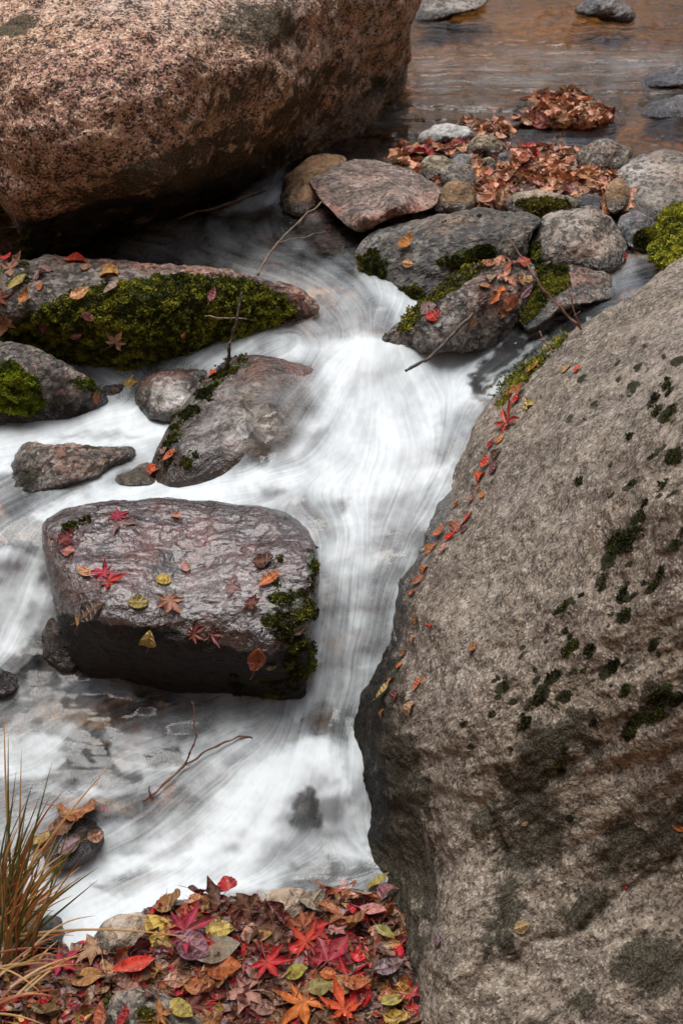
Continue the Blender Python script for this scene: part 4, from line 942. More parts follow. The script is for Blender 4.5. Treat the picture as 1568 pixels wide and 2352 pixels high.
LEDGE = rock("leaf_strewn_rock", [(885, 790), (905, 750), (950, 715), (985, 690), (1010, 660), (1060, 628), (1110, 602), (1160, 598), (1215, 605), (1230, 640), (1210, 700), (1190, 740), (1150, 790), (1060, 806), (960, 805)],
     [Z(900, 775, .575), Z(960, 712, .60), Z(1010, 660, .63), Z(1100, 610, .66), Z(1200, 610, .665), Z(1150, 660, .635), Z(1060, 690, .625), Z(1180, 720, .585), Z(1100, 760, .555), Z(1000, 760, .57), Z(960, 800, .535), Z(1060, 800, .53), Z(1140, 785, .525)],
     M_mossrock, "sloping speckled grey rock with a mossy ridge and brown leaves on top", "rock", thick=0.2, roll=0.02, p=4, noise=(0.009, 9, 5), fine=(0.005, 30, 4), seed=31, res=2.6,
     masks=[('moss', [(890, 775), (940, 715), (1000, 665), (1070, 618), (1130, 598), (1110, 620), (1030, 670), (1000, 700), (940, 760)], .8, 10), ('tone', (1140, 670, 60, 50, -.7), .7), ('pale', (1010, 760, 90, 40, -.2), .5)])
CAP = stone("moss_capped_stone", [(1188, 735), (1192, 690), (1215, 640), (1250, 608), (1300, 604), (1360, 615), (1400, 640), (1425, 680), (1370, 700), (1290, 715), (1220, 760)], .575, M_mossrock, "grey stone capped with a dark green moss cushion, just before the right side chute", h=.075, seed=32,
     masks=[('moss', [(1188, 740), (1195, 680), (1230, 615), (1300, 605), (1312, 650), (1260, 690), (1215, 740)], .9, 14), ('tone', (1350, 630, 50, 25, 0), .6)])

# ---- small stones of the gravel bar
PEB = "loose stones on the leafy gravel bar"
for nm, ol, zb, mt, lb, hh in [
    ("white_stone", [(962, 330), (975, 305), (1000, 288), (1040, 284), (1080, 298), (1085, 315), (1040, 328), (1000, 335)], .675, M_white, "long white stone at the water's edge behind the slab, largest of the white stones", .05),
    ("white_stone", [(955, 325), (965, 308), (985, 300), (1000, 315), (985, 338), (960, 338)], .67, M_white, "small pale stone leaning against the left end of the long white stone", .04),
    ("tan_stone", [(1070, 350), (1080, 325), (1110, 308), (1135, 312), (1155, 335), (1150, 358), (1110, 362), (1080, 360)], .672, M_tan, "tan rounded stone standing above two small pebbles", .07),
    ("pebble", [(1140, 372), (1145, 355), (1160, 350), (1174, 360), (1172, 380), (1155, 388), (1142, 384)], .67, M_slate, "smooth round grey pebble below the tan stone", .035),
    ("pebble", [(1105, 385), (1110, 366), (1124, 360), (1138, 370), (1136, 390), (1120, 395)], .67, M_tan, "dark tipped pebble beside the smooth round grey one", .035),
    ("wedge_stone", [(968, 380), (985, 360), (1020, 358), (1045, 372), (1040, 395), (1010, 410), (980, 415)], .675, M_tan, "blocky beige stone just behind the right corner of the rose slab", .05),
    ("wedge_stone", [(1012, 395), (1030, 378), (1070, 378), (1090, 395), (1085, 425), (1050, 440), (1020, 425)], .67, M_grey, "pale grey block in front of the beige stones", .05),
    ("flat_pebble", [(1030, 372), (1050, 356), (1075, 358), (1078, 374), (1055, 382)], .685, M_white, "flat cream stone lying on top of the beige blocks", .02),
    ("brown_stone", [(985, 480), (1005, 445), (1040, 420), (1075, 428), (1090, 455), (1080, 478), (1030, 494)], .65, M_brown, "rust brown stone between the rose slab and the banded rock", .06),
    ("mossy_stone", [(1165, 468), (1185, 448), (1230, 436), (1280, 442), (1325, 465), (1300, 492), (1230, 500), (1180, 490)], .66, M_tan, "low whitish stone with brown moss behind the banded rock", .05),
    ("grey_stone", [(1325, 465), (1340, 448), (1370, 445), (1385, 460), (1375, 480), (1340, 485)], .66, M_slate, "small grey stone beside the whitish mossy stone", .03),
    ("tilted_stone", [(1388, 455), (1400, 420), (1425, 410), (1445, 440), (1435, 475), (1405, 490)], .66, M_brown, "brown tilted stone leaning on the broad pale grey rock", .06),
]:
    stone(nm, ol, zb, mt, lb, h=hh, seed=len(lb), group=PEB, res=2.2, bulge=.2,
          masks=[('moss', (1250, 475, 70, 25, 0), .75)] if nm == "mossy_stone" else None)

# ---- far stones
stone("far_pale_rock", [(950, 45), (962, 10), (1000, -20), (1100, -30), (1130, 0), (1080, 28), (1000, 48)], .655, M_grey, "flat pale rose rock in the pool behind the granite boulder", h=.08, seed=41, masks=[('pale', (1040, 10, 80, 30, 0), .4)])
stone("far_grey_rock", [(1322, 32), (1340, 8), (1380, -6), (1420, 0), (1455, 28), (1440, 46), (1370, 44)], .655, M_slate, "grey rock rising from the far side of the pool", h=.09, seed=42, masks=[('pale', (1390, 15, 40, 15, 0), .5)])
stone("pool_rock", [(1476, 190), (1510, 170), (1568, 150), (1660, 145), (1660, 215), (1568, 205), (1500, 204)], .65, M_slate, "dark wet rock in the pool at the photo's right edge", h=.06, seed=43)
stone("pool_ledge", [(1470, 262), (1500, 240), (1560, 228), (1660, 225), (1660, 285), (1560, 275), (1500, 272)], .65, M_slate, "low wet ledge in the pool to the right of the leaf mound", h=.03, seed=44)
stone("black_stone", [(1176, 268), (1182, 240), (1200, 232), (1225, 245), (1220, 275), (1190, 280)], .655, M_dark, "small black stone at the left foot of the leaf mound", h=.05, seed=45)

# ---- lower pool and near bank stones
stone("washed_stone", [(160, 1790), (172, 1740), (200, 1712), (245, 1715), (262, 1745), (240, 1790), (200, 1815)], .12, M_dark, "dark stone with white water pouring over it in the lower pool", h=.05, sink=0.07, seed=51)
stone("olive_stone", [(326, 1745), (335, 1722), (365, 1712), (410, 1722), (420, 1745), (380, 1762), (340, 1762)], .14, M_tan, "olive brown stone showing through the lower pool below the flat topped rock", h=.022, sink=0.035, seed=52)
stone("tan_washed_stone", [(228, 1795), (245, 1775), (290, 1772), (320, 1790), (300, 1812), (250, 1815)], .115, M_tan, "flat tan stone under the water between the dark washed stone and the twig", h=.018, sink=0.04, seed=53)
stone("shallow_stone", [(425, 1665), (440, 1645), (470, 1640), (490, 1655), (480, 1675), (445, 1680)], .155, M_slate, "dark grey stone under the lower pool just left of the twig's upright shoot", h=.02, sink=.02, seed=63)
stone("shallow_stone", [(0, 1775), (20, 1750), (55, 1742), (65, 1755), (40, 1780), (10, 1790)], .12, M_tan, "sandy stone under the white water by the photo's left edge above the grass", h=.02, sink=.025, seed=64)
stone("shallow_stone", [(480, 1735), (495, 1715), (530, 1712), (550, 1725), (530, 1745), (495, 1748)], .13, M_tan, "sandy stone under the water where the twig's long arm ends", h=.02, sink=.025, seed=65)
stone("shallow_stone", [(130, 1700), (150, 1680), (185, 1680), (200, 1695), (180, 1715), (140, 1718)], .135, M_brown, "brown stone just under the water upstream of the dark washed stone", h=.025, sink=.012, seed=66)
stone("leafy_rock", [(90, 1950), (105, 1895), (150, 1858), (210, 1846), (262, 1872), (245, 1925), (185, 1985), (120, 1992)], .045, M_dark, "dark wet rock under brown leaves beside the grass tuft", h=.03, seed=54)
stone("fall_stone", [(660, 1905), (664, 1850), (680, 1810), (705, 1800), (722, 1840), (730, 1900), (700, 1925)], .01, M_wet, "grey stone seen through the gap in the lower fall", h=.09, sink=0.05, seed=55, masks=[('pale', (690, 1850, 30, 50, 0), .5)])
stone("sunken_stone", [(700, 2020), (720, 1998), (780, 1995), (820, 2010), (810, 2030), (740, 2038)], -.02, M_slab, "rose brown stone under shallow water before the leaf bank", h=.025, sink=0.03, seed=56, masks=[('tone', (760, 2010, 50, 20, 0), .8)])
stone("grass_foot_stone", [(70, 2160), (95, 2110), (130, 2105), (150, 2140), (120, 2180), (85, 2185)], -.02, M_slate, "slate stone at the foot of the grass tuft, half in white water", h=.03, seed=57)
stone("bank_stone", [(215, 2185), (230, 2130), (270, 2100), (325, 2095), (345, 2130), (320, 2180), (270, 2205)], -.0, M_sand, "brown speckled stone at the left edge of the leaf bank", h=.05, seed=58, masks=[('pale', (280, 2120, 50, 25, 0), .4)])
stone("flat_tan_rock", [(585, 2080), (615, 2048), (660, 2036), (705, 2048), (722, 2080), (700, 2125), (640, 2135), (600, 2115)], .012, M_sand, "flat sandy tan rock among red leaves at the water's edge", h=.055, seed=59)
stone("near_mossy_stone", [(225, 2420), (235, 2340), (270, 2290), (330, 2272), (385, 2285), (430, 2320), (500, 2400), (480, 2480), (300, 2500)], .015, M_grey, "grey stone with olive moss poking out of the leaf litter at the photo's bottom edge", h=.1, seed=60, masks=[('moss', (360, 2340, 60, 30, .2), .6), ('moss', (250, 2310, 30, 30, 0), .5), ('lichen_shade', (300, 2330, 60, 40, 0), .35)])
stone("blue_grey_stone", [(395, 2165), (410, 2140), (450, 2125), (490, 2140), (485, 2180), (430, 2195)], .015, M_slate, "small blue grey stone peeping from under a yellow leaf on the bank", h=.03, seed=61)
stone("sodden_log", [(205, 915), (225, 888), (270, 882), (318, 888), (330, 908), (300, 926), (240, 925)], .437, M_dark, "short black sodden log lying across the side channel", cat='log', h=.04, seed=62)

# ------------------------------------------------------------------ moss: cushions of small shoots as a part of their rock
def moss_mat():
    t = NT("moss")
    c = t.attr('col', 'Color')
    b = t.n('BsdfPrincipled', {'Base Color': c, 'Roughness': 0.75, 'Specular IOR Level': 0.25})
    tl = t.n('BsdfTranslucent', {'Color': c})
    mx = t.n('MixShader', {0: 0.2, 1: b.outputs[0], 2: tl.outputs[0]})
    t.set(t.out.inputs[0], mx.outputs[0])
    return t.m


M_moss = moss_mat()


def moss_on(ob, count, size=0.006, cushion=0.010, colours=((0.05, 0.06, 0.008), (0.14, 0.16, 0.015), (0.30, 0.32, 0.03)), thr=0.5, seed=0, label=None, region=None):
    rng = np.random.default_rng(seed + 100)
    info = ob_info[ob.name]
    me = ob.data
    nl = len(me.polygons)
    cen = np.empty(nl * 3, np.float32)
    me.polygons.foreach_get('center', cen)
    cen = cen.reshape(-1, 3)
    nor = np.empty(nl * 3, np.float32)
    me.polygons.foreach_get('normal', nor)
    nor = nor.reshape(-1, 3)
    ar = np.empty(nl, np.float32)
    me.polygons.foreach_get('area', ar)
    fv = np.empty(nl, np.int32)
    ls = np.empty(nl, np.int32)
    me.polygons.foreach_get('loop_start', ls)
    li = np.empty(len(me.loops), np.int32)
    me.loops.foreach_get('vertex_index', li)
    mv = np.empty(len(me.vertices), np.float32)
    me.attributes['moss'].data.foreach_get('value', mv)
    m = mv[li[ls]]
    W = cen + np.array(ob.location)
    m = m + fbm(W, 28, 4, 71) * 0.75
    facing = nor @ np.array([0, -0.5, 0.86]) > -0.55
    w = ar * sstep(thr - .08, thr + .12, m) * facing * (1.0 if region else (W[:, 1] < W[:, 1].mean() + .25))
    if region:
        w = w * (poly_sd(region, *uv_of(W)) > 0)
    if w.sum() <= 0:
        return None
    idx = rng.choice(nl, count, p=w / w.sum())
    B = W[idx]
    N = nor[idx]
    s2 = np.sqrt(ar[idx])[:, None]
    B = B + rng.normal(0, 1, (count, 3)) * s2 * 0.5
    lump = np.clip(fbm(B, 55, 2, 73) * 1.5 + .45, 0, 1) * np.clip((m[idx] - thr) * 2.2 + .25, 0.1, 1)
    B = B + N * (lump[:, None] - 0.25) * cushion
    tone = np.clip(0.5 + fbm(B, 20, 3, 74) * 1.3 + (lump - .5) * 0.9 + rng.normal(0, .16, count), 0, 1)
    K = 4
    ax = rng.normal(0, 1, (count, K, 3)) * 0.75 + N[:, None] * 0.9
    ax /= np.linalg.norm(ax, axis=-1, keepdims=True)
    L = size * rng.uniform(.6, 1.5, (count, K, 1))
    side = np.cross(ax, rng.normal(0, 1, (count, K, 3)))
    side /= np.linalg.norm(side, axis=-1, keepdims=True) + 1e-9
    b0 = B[:, None] - side * L * 0.22
    b1 = B[:, None] + side * L * 0.22
    mid = B[:, None] + ax * L * 0.55 + side * L * 0.3
    mid2 = B[:, None] + ax * L * 0.55 - side * L * 0.3
    tip = B[:, None] + ax * L
    V = np.stack([b0, b1, mid, tip, mid2], 2).reshape(-1, 3)
    q0 = np.arange(count * K)[:, None] * 5
    quads = np.concatenate([q0 + [0, 1, 2, 4]], 0)
    tris = q0 + [4, 2, 3]
    c0, c1, c2 = (np.array(c) for c in colours)
    tt = tone[:, None]
    colr = np.where(tt < .5, c0 + (c1 - c0) * tt * 2, c1 + (c2 - c1) * (tt * 2 - 1))
    colr = np.repeat(colr, K * 5, 0)
    mm = make_mesh("moss", V - np.array(ob.location), quads=quads, tris=tris, smooth=False)
    attr_col(mm, 'col', colr)
    mo = link("moss", mm, M_moss, ob)
    if label:
        mo['label'] = label
    return mo


bpy.context.view_layer.update()
DG = bpy.context.evaluated_depsgraph_get()
EYE = Vector((0, 0, CAM_H))


def cast(u, v):
    dx, dy, dz = rays(u, v)
    d = Vector((float(dx), float(dy), float(dz))).normalized()
    ok, loc, nor, fi, ob, mw = scene.ray_cast(DG, EYE, d)
    if not ok:
        return None
    if nor.dot(d) > 0:
        nor = -nor
    return loc, nor, ob.name, d


# ------------------------------------------------------------------ fallen leaves
def leaf_mat(name, src, rough):
    t = NT(name)
    P = t.n('TexCoord').outputs['Object']
    if src == 'object':
        oi = t.n('ObjectInfo')
        c = oi.outputs['Color']
        rnd = oi.outputs['Random']
        off = t.n('CombineXYZ', {0: t.math('MULTIPLY', rnd, 7.0), 1: t.math('MULTIPLY', rnd, 3.0), 2: 0.0}).outputs[0]
        Q = t.n('VectorMath', {0: P, 1: off}, operation='ADD').outputs[0]
        n1 = t.noise(Q, 3.2, 4, 0.65)
        n2 = t.noise(Q, 9.0, 3, 0.6)
    else:
        c = t.attr('col', 'Color')
        n1 = t.noise(P, 60, 4, 0.65)
        n2 = t.noise(P, 170, 3, 0.6)
    vein = t.attr('vein')
    c = t.mix(t.ramp(n1, 0.42, 0.66), c, t.mix(1.0, c, (0.5, 0.42, 0.36), 'MULTIPLY'))
    c = t.mix(t.math('MULTIPLY', t.ramp(n2, 0.6, 0.75), 0.6), c, (0.03, 0.015, 0.01))
    c = t.mix(t.math('MULTIPLY', vein, 0.35), c, t.mix(0.5, c, (0.6, 0.35, 0.2)))
    h = t.math('ADD', t.math('MULTIPLY', n2, 0.6), t.math('MULTIPLY', vein, -0.8))
    bp = t.n('Bump', {'Height': h, 'Strength': 0.5, 'Distance': 0.004 if src != 'object' else 0.08})
    b = t.n('BsdfPrincipled', {'Base Color': c, 'Roughness': rough, 'Specular IOR Level': 0.5, 'Normal': bp.outputs[0]})
    tl = t.n('BsdfTranslucent', {'Color': c})
    mx = t.n('MixShader', {0: 0.15, 1: b.outputs[0], 2: tl.outputs[0]})
    t.set(t.out.inputs[0], mx.outputs[0])
    return t.m


M_leaf = leaf_mat("fallen_leaf", 'object', .3)
M_litter = leaf_mat("leaf_litter", 'attr', .38)


def shape_curl(V, curl, fold, crump, rng):
    x, y = V[:, 0], V[:, 1]
    z = V[:, 2]
    z = z + curl * (x * x) * rng.uniform(.5, 1.2) + fold * np.abs(y) + rng.uniform(-.6, .6) * curl * x * y
    ph = rng.uniform(0, 6, 4)
    z = z + crump * (np.sin(x * 7 + ph[0]) * np.cos(y * 6 + ph[1]) + .6 * np.sin(y * 11 + ph[2] + x * 5))
    return np.stack([x, y, z], -1)


def oval_leaf(seed, wid=0.36, curl=.25, fold=.25, crump=.04, serr=0.0):
    """unit leaf lying along x, length 1"""
    rng = np.random.default_rng(seed)
    n = 15
    V, vein = [], []
    for i in range(n):
        a = i / (n - 1)
        w = wid * math.sin(math.pi * a ** 0.85) ** 0.8 * (1 + serr * (1 if i % 2 else -1))
        if i in (0, n - 1):
            w = 0.008
        for j, s in enumerate((-1, -.5, 0, .5, 1)):
            V.append((a - .5 + abs(s) * 0.05 * wid, s * w, 0))
            vein.append(1.0 if s == 0 else (0.5 if i % 3 == 0 and s in (-.5, .5) else 0))
    V = shape_curl(np.array(V), curl, fold, crump, rng)
    q = grid_quads(n, 5)
    k = len(V)
    st = np.array([(-.5, -.01, 0), (-.5, .01, 0), (-.68, .03, .05), (-.68, .012, .05), (-.82, .07, .08), (-.82, .055, .08)])
    st[:, 2] += V[2, 2]
    V = np.vstack([V, st])
    vein += [0.6] * 6
    q = np.vstack([q, [[k, k + 1, k + 2, k + 3], [k + 3, k + 2, k + 4, k + 5]]])
    return V, q, np.array(vein)


def maple_leaf(seed, lobes=7, curl=.3, fold=0.0, crump=.05, slim=1.0):
    """palmate leaf, lobes fanning from the stalk, span about 1"""
    rng = np.random.default_rng(seed)
    spread = 150 if lobes == 7 else 120
    angs = np.radians(np.linspace(-spread, spread, lobes)) + rng.normal(0, .09, lobes)
    lens = {7: [.34, .5, .62, .68, .62, .5, .34], 5: [.42, .58, .68, .58, .42]}[lobes]
    lens = np.array(lens) * rng.uniform(.78, 1.15, lobes)
    V = [(0, 0, 0)]
    vein = [1.0]
    quads, tris = [], []
    notch = []
    for i in range(lobes + 1):
        if i == 0:
            a, r = angs[0] - .28, .10
        elif i == lobes:
            a, r = angs[-1] + .28, .10
        else:
            a, r = (angs[i - 1] + angs[i]) / 2, .26 / max(slim, .8) ** .5 * (lens[i - 1] + lens[i])
            r *= .50 if lobes == 7 else .78
        notch.append(len(V))
        V.append((r * math.cos(a), r * math.sin(a), 0.01))
        vein.append(0)
    for i in range(lobes):
        a, L = angs[i], lens[i]
        hw = (.080 if lobes == 7 else .10) * slim * (0.6 + L)
        ca, sa = math.cos(a), math.sin(a)
        base = len(V)
        for (f, w, ve) in ((.5, 0, 1), (.54, -1, 0), (.54, 1, 0), (.78, 0, 1), (.76, -.55, 0), (.76, .55, 0), (1.08, 0, .5)):
            V.append((L * f * ca - hw * w * 1.25 * sa * -1 * -1, L * f * sa + hw * w * 1.25 * ca, -.02 * (w == 0)))
            vein.append(ve)
        m1, l1_, r1_, m2, l2_, r2_, tp = range(base, base + 7)
        nl_, nr_ = notch[i], notch[i + 1]
        quads += [(0, nl_, l1_, m1), (0, m1, r1_, nr_), (m1, l1_, l2_, m2), (m1, m2, r2_, r1_)]
        tris += [(m2, l2_, tp), (m2, tp, r2_)]
    V = np.array(V, float)
    rr = np.hypot(V[:, 0], V[:, 1])
    lift = rng.normal(0, 1, lobes)
    for i in range(lobes):
        sl = slice(2 + lobes + i * 7, 2 + lobes + i * 7 + 7)
        V[sl, 2] += curl * lift[i] * rr[sl] ** 2
    V = shape_curl(V, curl * rng.uniform(-.6, .8), fold, crump, rng)
    k = len(V)
    st = np.array([(-.0, -.012, 0), (-.0, .012, 0), (-.25, .05, .03), (-.25, .03, .03), (-.5, .14, .02), (-.5, .125, .02)])
    V = np.vstack([V, st])
    V[:, 0] -= .12
    vein += [.8] * 6
    quads += [(k, k + 1, k + 2, k + 3), (k + 3, k + 2, k + 4, k + 5)]
    return V, np.array(quads), np.array(vein), np.array(tris)


LEAVES = {}
for k in range(6):
    LEAVES['oval', k] = oval_leaf(k, (.30, .36, .26, .40, .33, .22)[k], (.2, -.25, .5, .3, -.5, .35)[k], (.2, .1, .45, .05, .3, .5)[k], (.02, .03, .05, .04, .06, .03)[k])
    LEAVES['curl', k] = oval_leaf(20 + k, (.34, .4, .3, .42, .36, .28)[k], (1.1, -1.2, 1.5, .9, -1.4, 1.2)[k], (.5, .3, .7, .2, .6, .4)[k], .07, .05)
    LEAVES['maple', k] = maple_leaf(40 + k, 7 if k < 4 else 5, (.2, .5, .35, .7, .3, .6)[k], (0, .1, -.1, .15, 0, .1)[k], (.02, .04, .05, .06, .04, .05)[k])
    LEAVES['star', k] = maple_leaf(60 + k, 7, (.5, .9, .7, .4, 1.1, .8)[k], .12 * (k % 3 - 1), .06, .8)
    LEAVES['broad', k] = maple_leaf(80 + k, 5, (.3, .5, .7, .3, .9, .6)[k], (.1, 0, .2, -.1, .3, .1)[k], .07, 1.5)
LMESH = {}
for key, g in LEAVES.items():
    me = make_mesh("fallen_leaf", g[0], quads=g[1], tris=g[3] if len(g) > 3 else None)
    attr(me, 'vein', g[2])
    me.materials.append(M_leaf)
    LMESH[key] = me

COLS = dict(crimson=(.50, .012, .025), red=(.55, .03, .02), magenta=(.48, .02, .08), scarlet=(.65, .08, .03), orange=(.58, .17, .04), rust=(.36, .12, .045), brown=(.17, .085, .045), darkbrown=(.075, .038, .024),
            tan=(.42, .25, .14), ochre=(.46, .27, .06), yellow=(.52, .37, .10), olive=(.30, .26, .07), lime=(.36, .36, .07), maroon=(.13, .018, .022), dark=(.05, .02, .018), pink=(.48, .22, .2), mauve=(.26, .15, .15), grey=(.24, .19, .17), salmon=(.62, .27, .15))
PENDING = []      # leaves are placed after every surface point has been found
UP = Vector((0, 0, 1))


def basis(nor, d, ang):
    """leaf frame: z along the surface normal, x along the picture direction `ang`"""
    rgt = Vector((1, 0, 0))
    upv = Vector((0, SP, CP))
    x = rgt * math.cos(ang) + upv * math.sin(ang)
    x = x - nor * x.dot(nor)
    if x.length < 1e-3:
        x = rgt - nor * rgt.dot(nor)
    x.normalize()
    return x, nor.cross(x), nor


def leaf_frame(u, v, px, ang, tilt=0.0, lift=0.003, seed=0):
    h = cast(u, v)
    if h is None:
        return None
    loc, nor, on, d = h
    # a leaf lies on the average of the surface under it
    ns = Vector(nor)
    for du, dv in ((-.3, 0), (.3, 0), (0, -.3), (0, .3)):
        g = cast(u + du * px, v + dv * px)
        if g and (g[0] - loc).length < .08:
            ns += g[1]
    nor = ns.normalized()
    rng = random.Random(seed * 31 + int(u * 7 + v))
    if tilt:
        ax = Vector((rng.uniform(-1, 1), rng.uniform(-1, 1), rng.uniform(-.3, .3))).normalized()
        nor = (Matrix.Rotation(tilt * rng.uniform(.5, 1), 3, ax) @ nor).normalized()
    x, y, z = basis(nor, d, ang)
    dist = (loc - EYE).dot(Vector((0, CP, -SP)))
    size = px * dist * 0.72 / 2352
    return loc + nor * lift, x, y, z, size, on


def leaf(kind, var, u, v, px, deg, colour, label, group=None, tilt=0.1, lift=0.004):
    f = leaf_frame(u, v, px, R(deg), tilt, lift, var)
    if f is None:
        return
    if group is None and v < 1600:
        f = f[:4] + (f[4] * .86,) + f[5:]
    PENDING.append((kind, var, f, colour, label, group))


# leaves on the flat topped rock
leaf('star', 0, 258, 1335, 78, 20, 'crimson', "bright crimson maple leaf at the front left of the flat topped rock")
leaf('star', 1, 232, 1320, 70, 200, 'magenta', "dull magenta maple leaf under the crimson one on the flat topped rock")
leaf('maple', 2, 275, 1205, 84, 300, 'mauve', "wet mauve maple leaf pasted flat near the back of the flat topped rock", lift=.002)
leaf('maple', 0, 272, 1185, 52, 100, 'magenta', "small rosy maple leaf behind the mauve one on the flat topped rock")
leaf('curl', 0, 157, 1240, 62, 60, 'maroon', "maroon curled leaf standing at the left end of the flat topped rock", tilt=.6, lift=.01)
leaf('oval', 3, 158, 1268, 40, 170, 'pink', "pale pink leaf below the maroon curled one on the flat topped rock")
leaf('oval', 0, 426, 1306, 44, 100, 'pink', "single pink oval leaf in the middle of the flat topped rock", tilt=.2)
leaf('oval', 1, 376, 1334, 48, 10, 'yellow', "yellow oval leaf on the flat topped rock, behind the pale orange maple leaf")
leaf('oval', 4, 318, 1385, 60, 5, 'olive', "olive yellow oval leaf on the front lip of the flat topped rock")
leaf('maple', 3, 389, 1388, 80, 260, 'tan', "pale orange maple leaf lying on the front lip of the flat topped rock")
leaf('broad', 1, 578, 1392, 60, 80, 'maroon', "dark purple lobed leaf near the mossy right end of the flat topped rock", tilt=.5, lift=.008)
leaf('maple', 1, 450, 1452, 56, 30, 'maroon', "dark red maple leaf clinging to the front face of the flat topped rock")
leaf('maple', 3, 490, 1458, 50, 320, 'maroon', "small deep red leaf to the right of the dark red maple on the front face")
leaf('curl', 2, 592, 1490, 84, 80, 'rust', "rust brown curled leaf hanging on the front face below the mossy corner", tilt=.7, lift=.012)
leaf('curl', 1, 343, 1466, 58, 80, 'ochre', "ochre curled leaf hanging on the dark front face below the olive leaf", tilt=.5, lift=.01)
leaf('oval', 2, 186, 1420, 38, 75, 'yellow', "small yellow leaf at the left of the dark front face", tilt=.3)
leaf('oval', 5, 196, 1318, 62, 130, 'salmon', "narrow salmon leaf pointing to the crimson maple on the flat topped rock")
leaf('oval', 5, 622, 1332, 68, 35, 'orange', "narrow orange brown leaf near the right end of the flat topped rock")
leaf('oval', 2, 406, 1188, 32, 170, 'salmon', "tiny orange leaf at the back edge of the flat topped rock")
leaf('maple', 4, 528, 1346, 70, 200, 'grey', "sodden grey maple leaf lying flat left of the dark purple lobed leaf", lift=.002)
leaf('oval', 1, 622, 1530, 30, 0, 'tan', "small tan leaf low on the front face near its right end")
leaf('curl', 3, 606, 1290, 60, 5, 'darkbrown', "dark brown leaf in the hollow near the flat topped rock's right rim", lift=.001)
leaf('oval', 5, 684, 1444, 50, 20, 'mauve', "narrow mauve leaf on the mossy right end of the front face")
leaf('oval', 4, 210, 1405, 80, 35, 'darkbrown', "long dark brown leaf along the left front lip of the flat topped rock")
# on the washed rock and by it
leaf('oval', 3, 378, 1036, 26, 20, 'pink', "tiny pink leaf at the lower left of the washed rock")
leaf('oval', 5, 394, 1046, 48, 25, 'orange', "narrow orange leaf at the lower left of the washed rock")
leaf('curl', 4, 354, 1084, 50, 50, 'scarlet', "scarlet curled leaf at the bottom corner of the washed rock", tilt=.3)
leaf('broad', 0, 303, 888, 44, 90, 'ochre', "yellow and orange lobed leaf stuck on the end of the black log", tilt=.6, lift=.012)
leaf('curl', 5, 224, 876, 40, 110, 'orange', "orange curled leaf on the right tip of the small mossy rock", tilt=.5, lift=.006)
leaf('oval', 0, 218, 912, 40, 120, 'rust', "rust leaf just below the orange curled one on the small mossy rock")
leaf('curl', 1, 490, 862, 30, 20, 'scarlet', "small red leaf caught at the foot of the black twig", lift=.006)
# on the long mossy rock
leaf('oval', 2, 181, 682, 62, 40, 'salmon', "narrow pinkish leaf lying on the upper edge of the moss", lift=.012)
leaf('curl', 0, 203, 718, 36, 140, 'pink', "pale pink curled leaf on the moss below the narrow pinkish one", lift=.014)
leaf('curl', 3, 109, 744, 36, 60, 'maroon', "dark red curled leaf on the moss's left part", lift=.012)
leaf('oval', 1, 175, 762, 30, 20, 'pink', "little pink leaf low on the moss between the two curled ones", lift=.014)
leaf('maple', 4, 270, 774, 58, 60, 'salmon', "brownish pink two lobed leaf low in the middle of the moss", lift=.014, tilt=.4)
leaf('oval', 5, 264, 668, 56, 50, 'pink', "slim forked pink leaf high on the moss", lift=.012)
leaf('curl', 4, 252, 630, 60, 5, 'yellow', "pale yellow curled leaf on the bare pink top of the long mossy rock", lift=.006)
leaf('oval', 3, 197, 616, 36, 80, 'tan', "small round tan leaf at the back edge of the long mossy rock")
leaf('broad', 2, 30, 616, 66, 40, 'tan', "broad tan leaf on the left part of the long mossy rock")
leaf('broad', 4, 92, 626, 70, 150, 'mauve', "greyish pink broad leaf on the long mossy rock between the tan leaves")
leaf('oval', 5, 44, 656, 66, 55, 'olive', "narrow olive leaf at the left of the long mossy rock", lift=.008)
leaf('curl', 2, 60, 684, 46, 70, 'orange', "orange twisted leaf on the long mossy rock's grey left face", lift=.006)
leaf('oval', 0, 94, 660, 28, 90, 'orange', "small orange leaf above the twisted one")
leaf('maple', 5, 6, 684, 52, 20, 'maroon', "dark red leaf cut by the photo's left edge on the long mossy rock")
leaf('broad', 3, 8, 738, 70, 250, 'salmon', "large salmon red leaf at the left edge, below the dark red one")
leaf('oval', 4, 176, 600, 74, 5, 'red', "red leaf lying along the waterline behind the long mossy rock")
leaf('curl', 5, 14, 604, 40, 60, 'red', "bright red curled leaf on the corner of the broad tan leaf", lift=.012)
leaf('oval', 2, 482, 676, 40, 70, 'pink', "pale pink upright leaf near the right end of the moss", lift=.014, tilt=.5)
leaf('oval', 3, 416, 766, 16, 80, 'scarlet', "tiny scarlet fleck of leaf low on the moss", lift=.014)
# banded rock, sloping rock
leaf('curl', 0, 938, 564, 56, 55, 'orange', "orange folded leaf on the side of the banded rock", tilt=.4, lift=.01)
leaf('oval', 1, 936, 606, 34, 170, 'salmon', "small salmon leaf under the orange folded leaf on the banded rock", tilt=.3)
leaf('oval', 5, 813, 580, 30, 80, 'rust', "small rust leaf at the left tip of the banded rock")
leaf('oval', 4, 985, 712, 60, 55, 'mauve', "wet mauve leaf on the mossy ridge of the sloping rock", lift=.006)
leaf('curl', 3, 996, 728, 44, 30, 'red', "red curled leaf peeping from under the wet mauve leaf")
leaf('oval', 0, 1084, 738, 30, 50, 'yellow', "small pale yellow leaf where the leaning stick meets the rock")
leaf('oval', 5, 1205, 672, 50, 45, 'mauve', "narrow mauve leaf below the dark green moss cap")
leaf('curl', 1, 1205, 640, 44, 70, 'salmon', "salmon leaf against the left edge of the moss cap")
leaf('oval', 0, 1385, 463, 44, 120, 'ochre', "ochre leaf standing between the brown tilted stone and the round grey rock", tilt=.5)
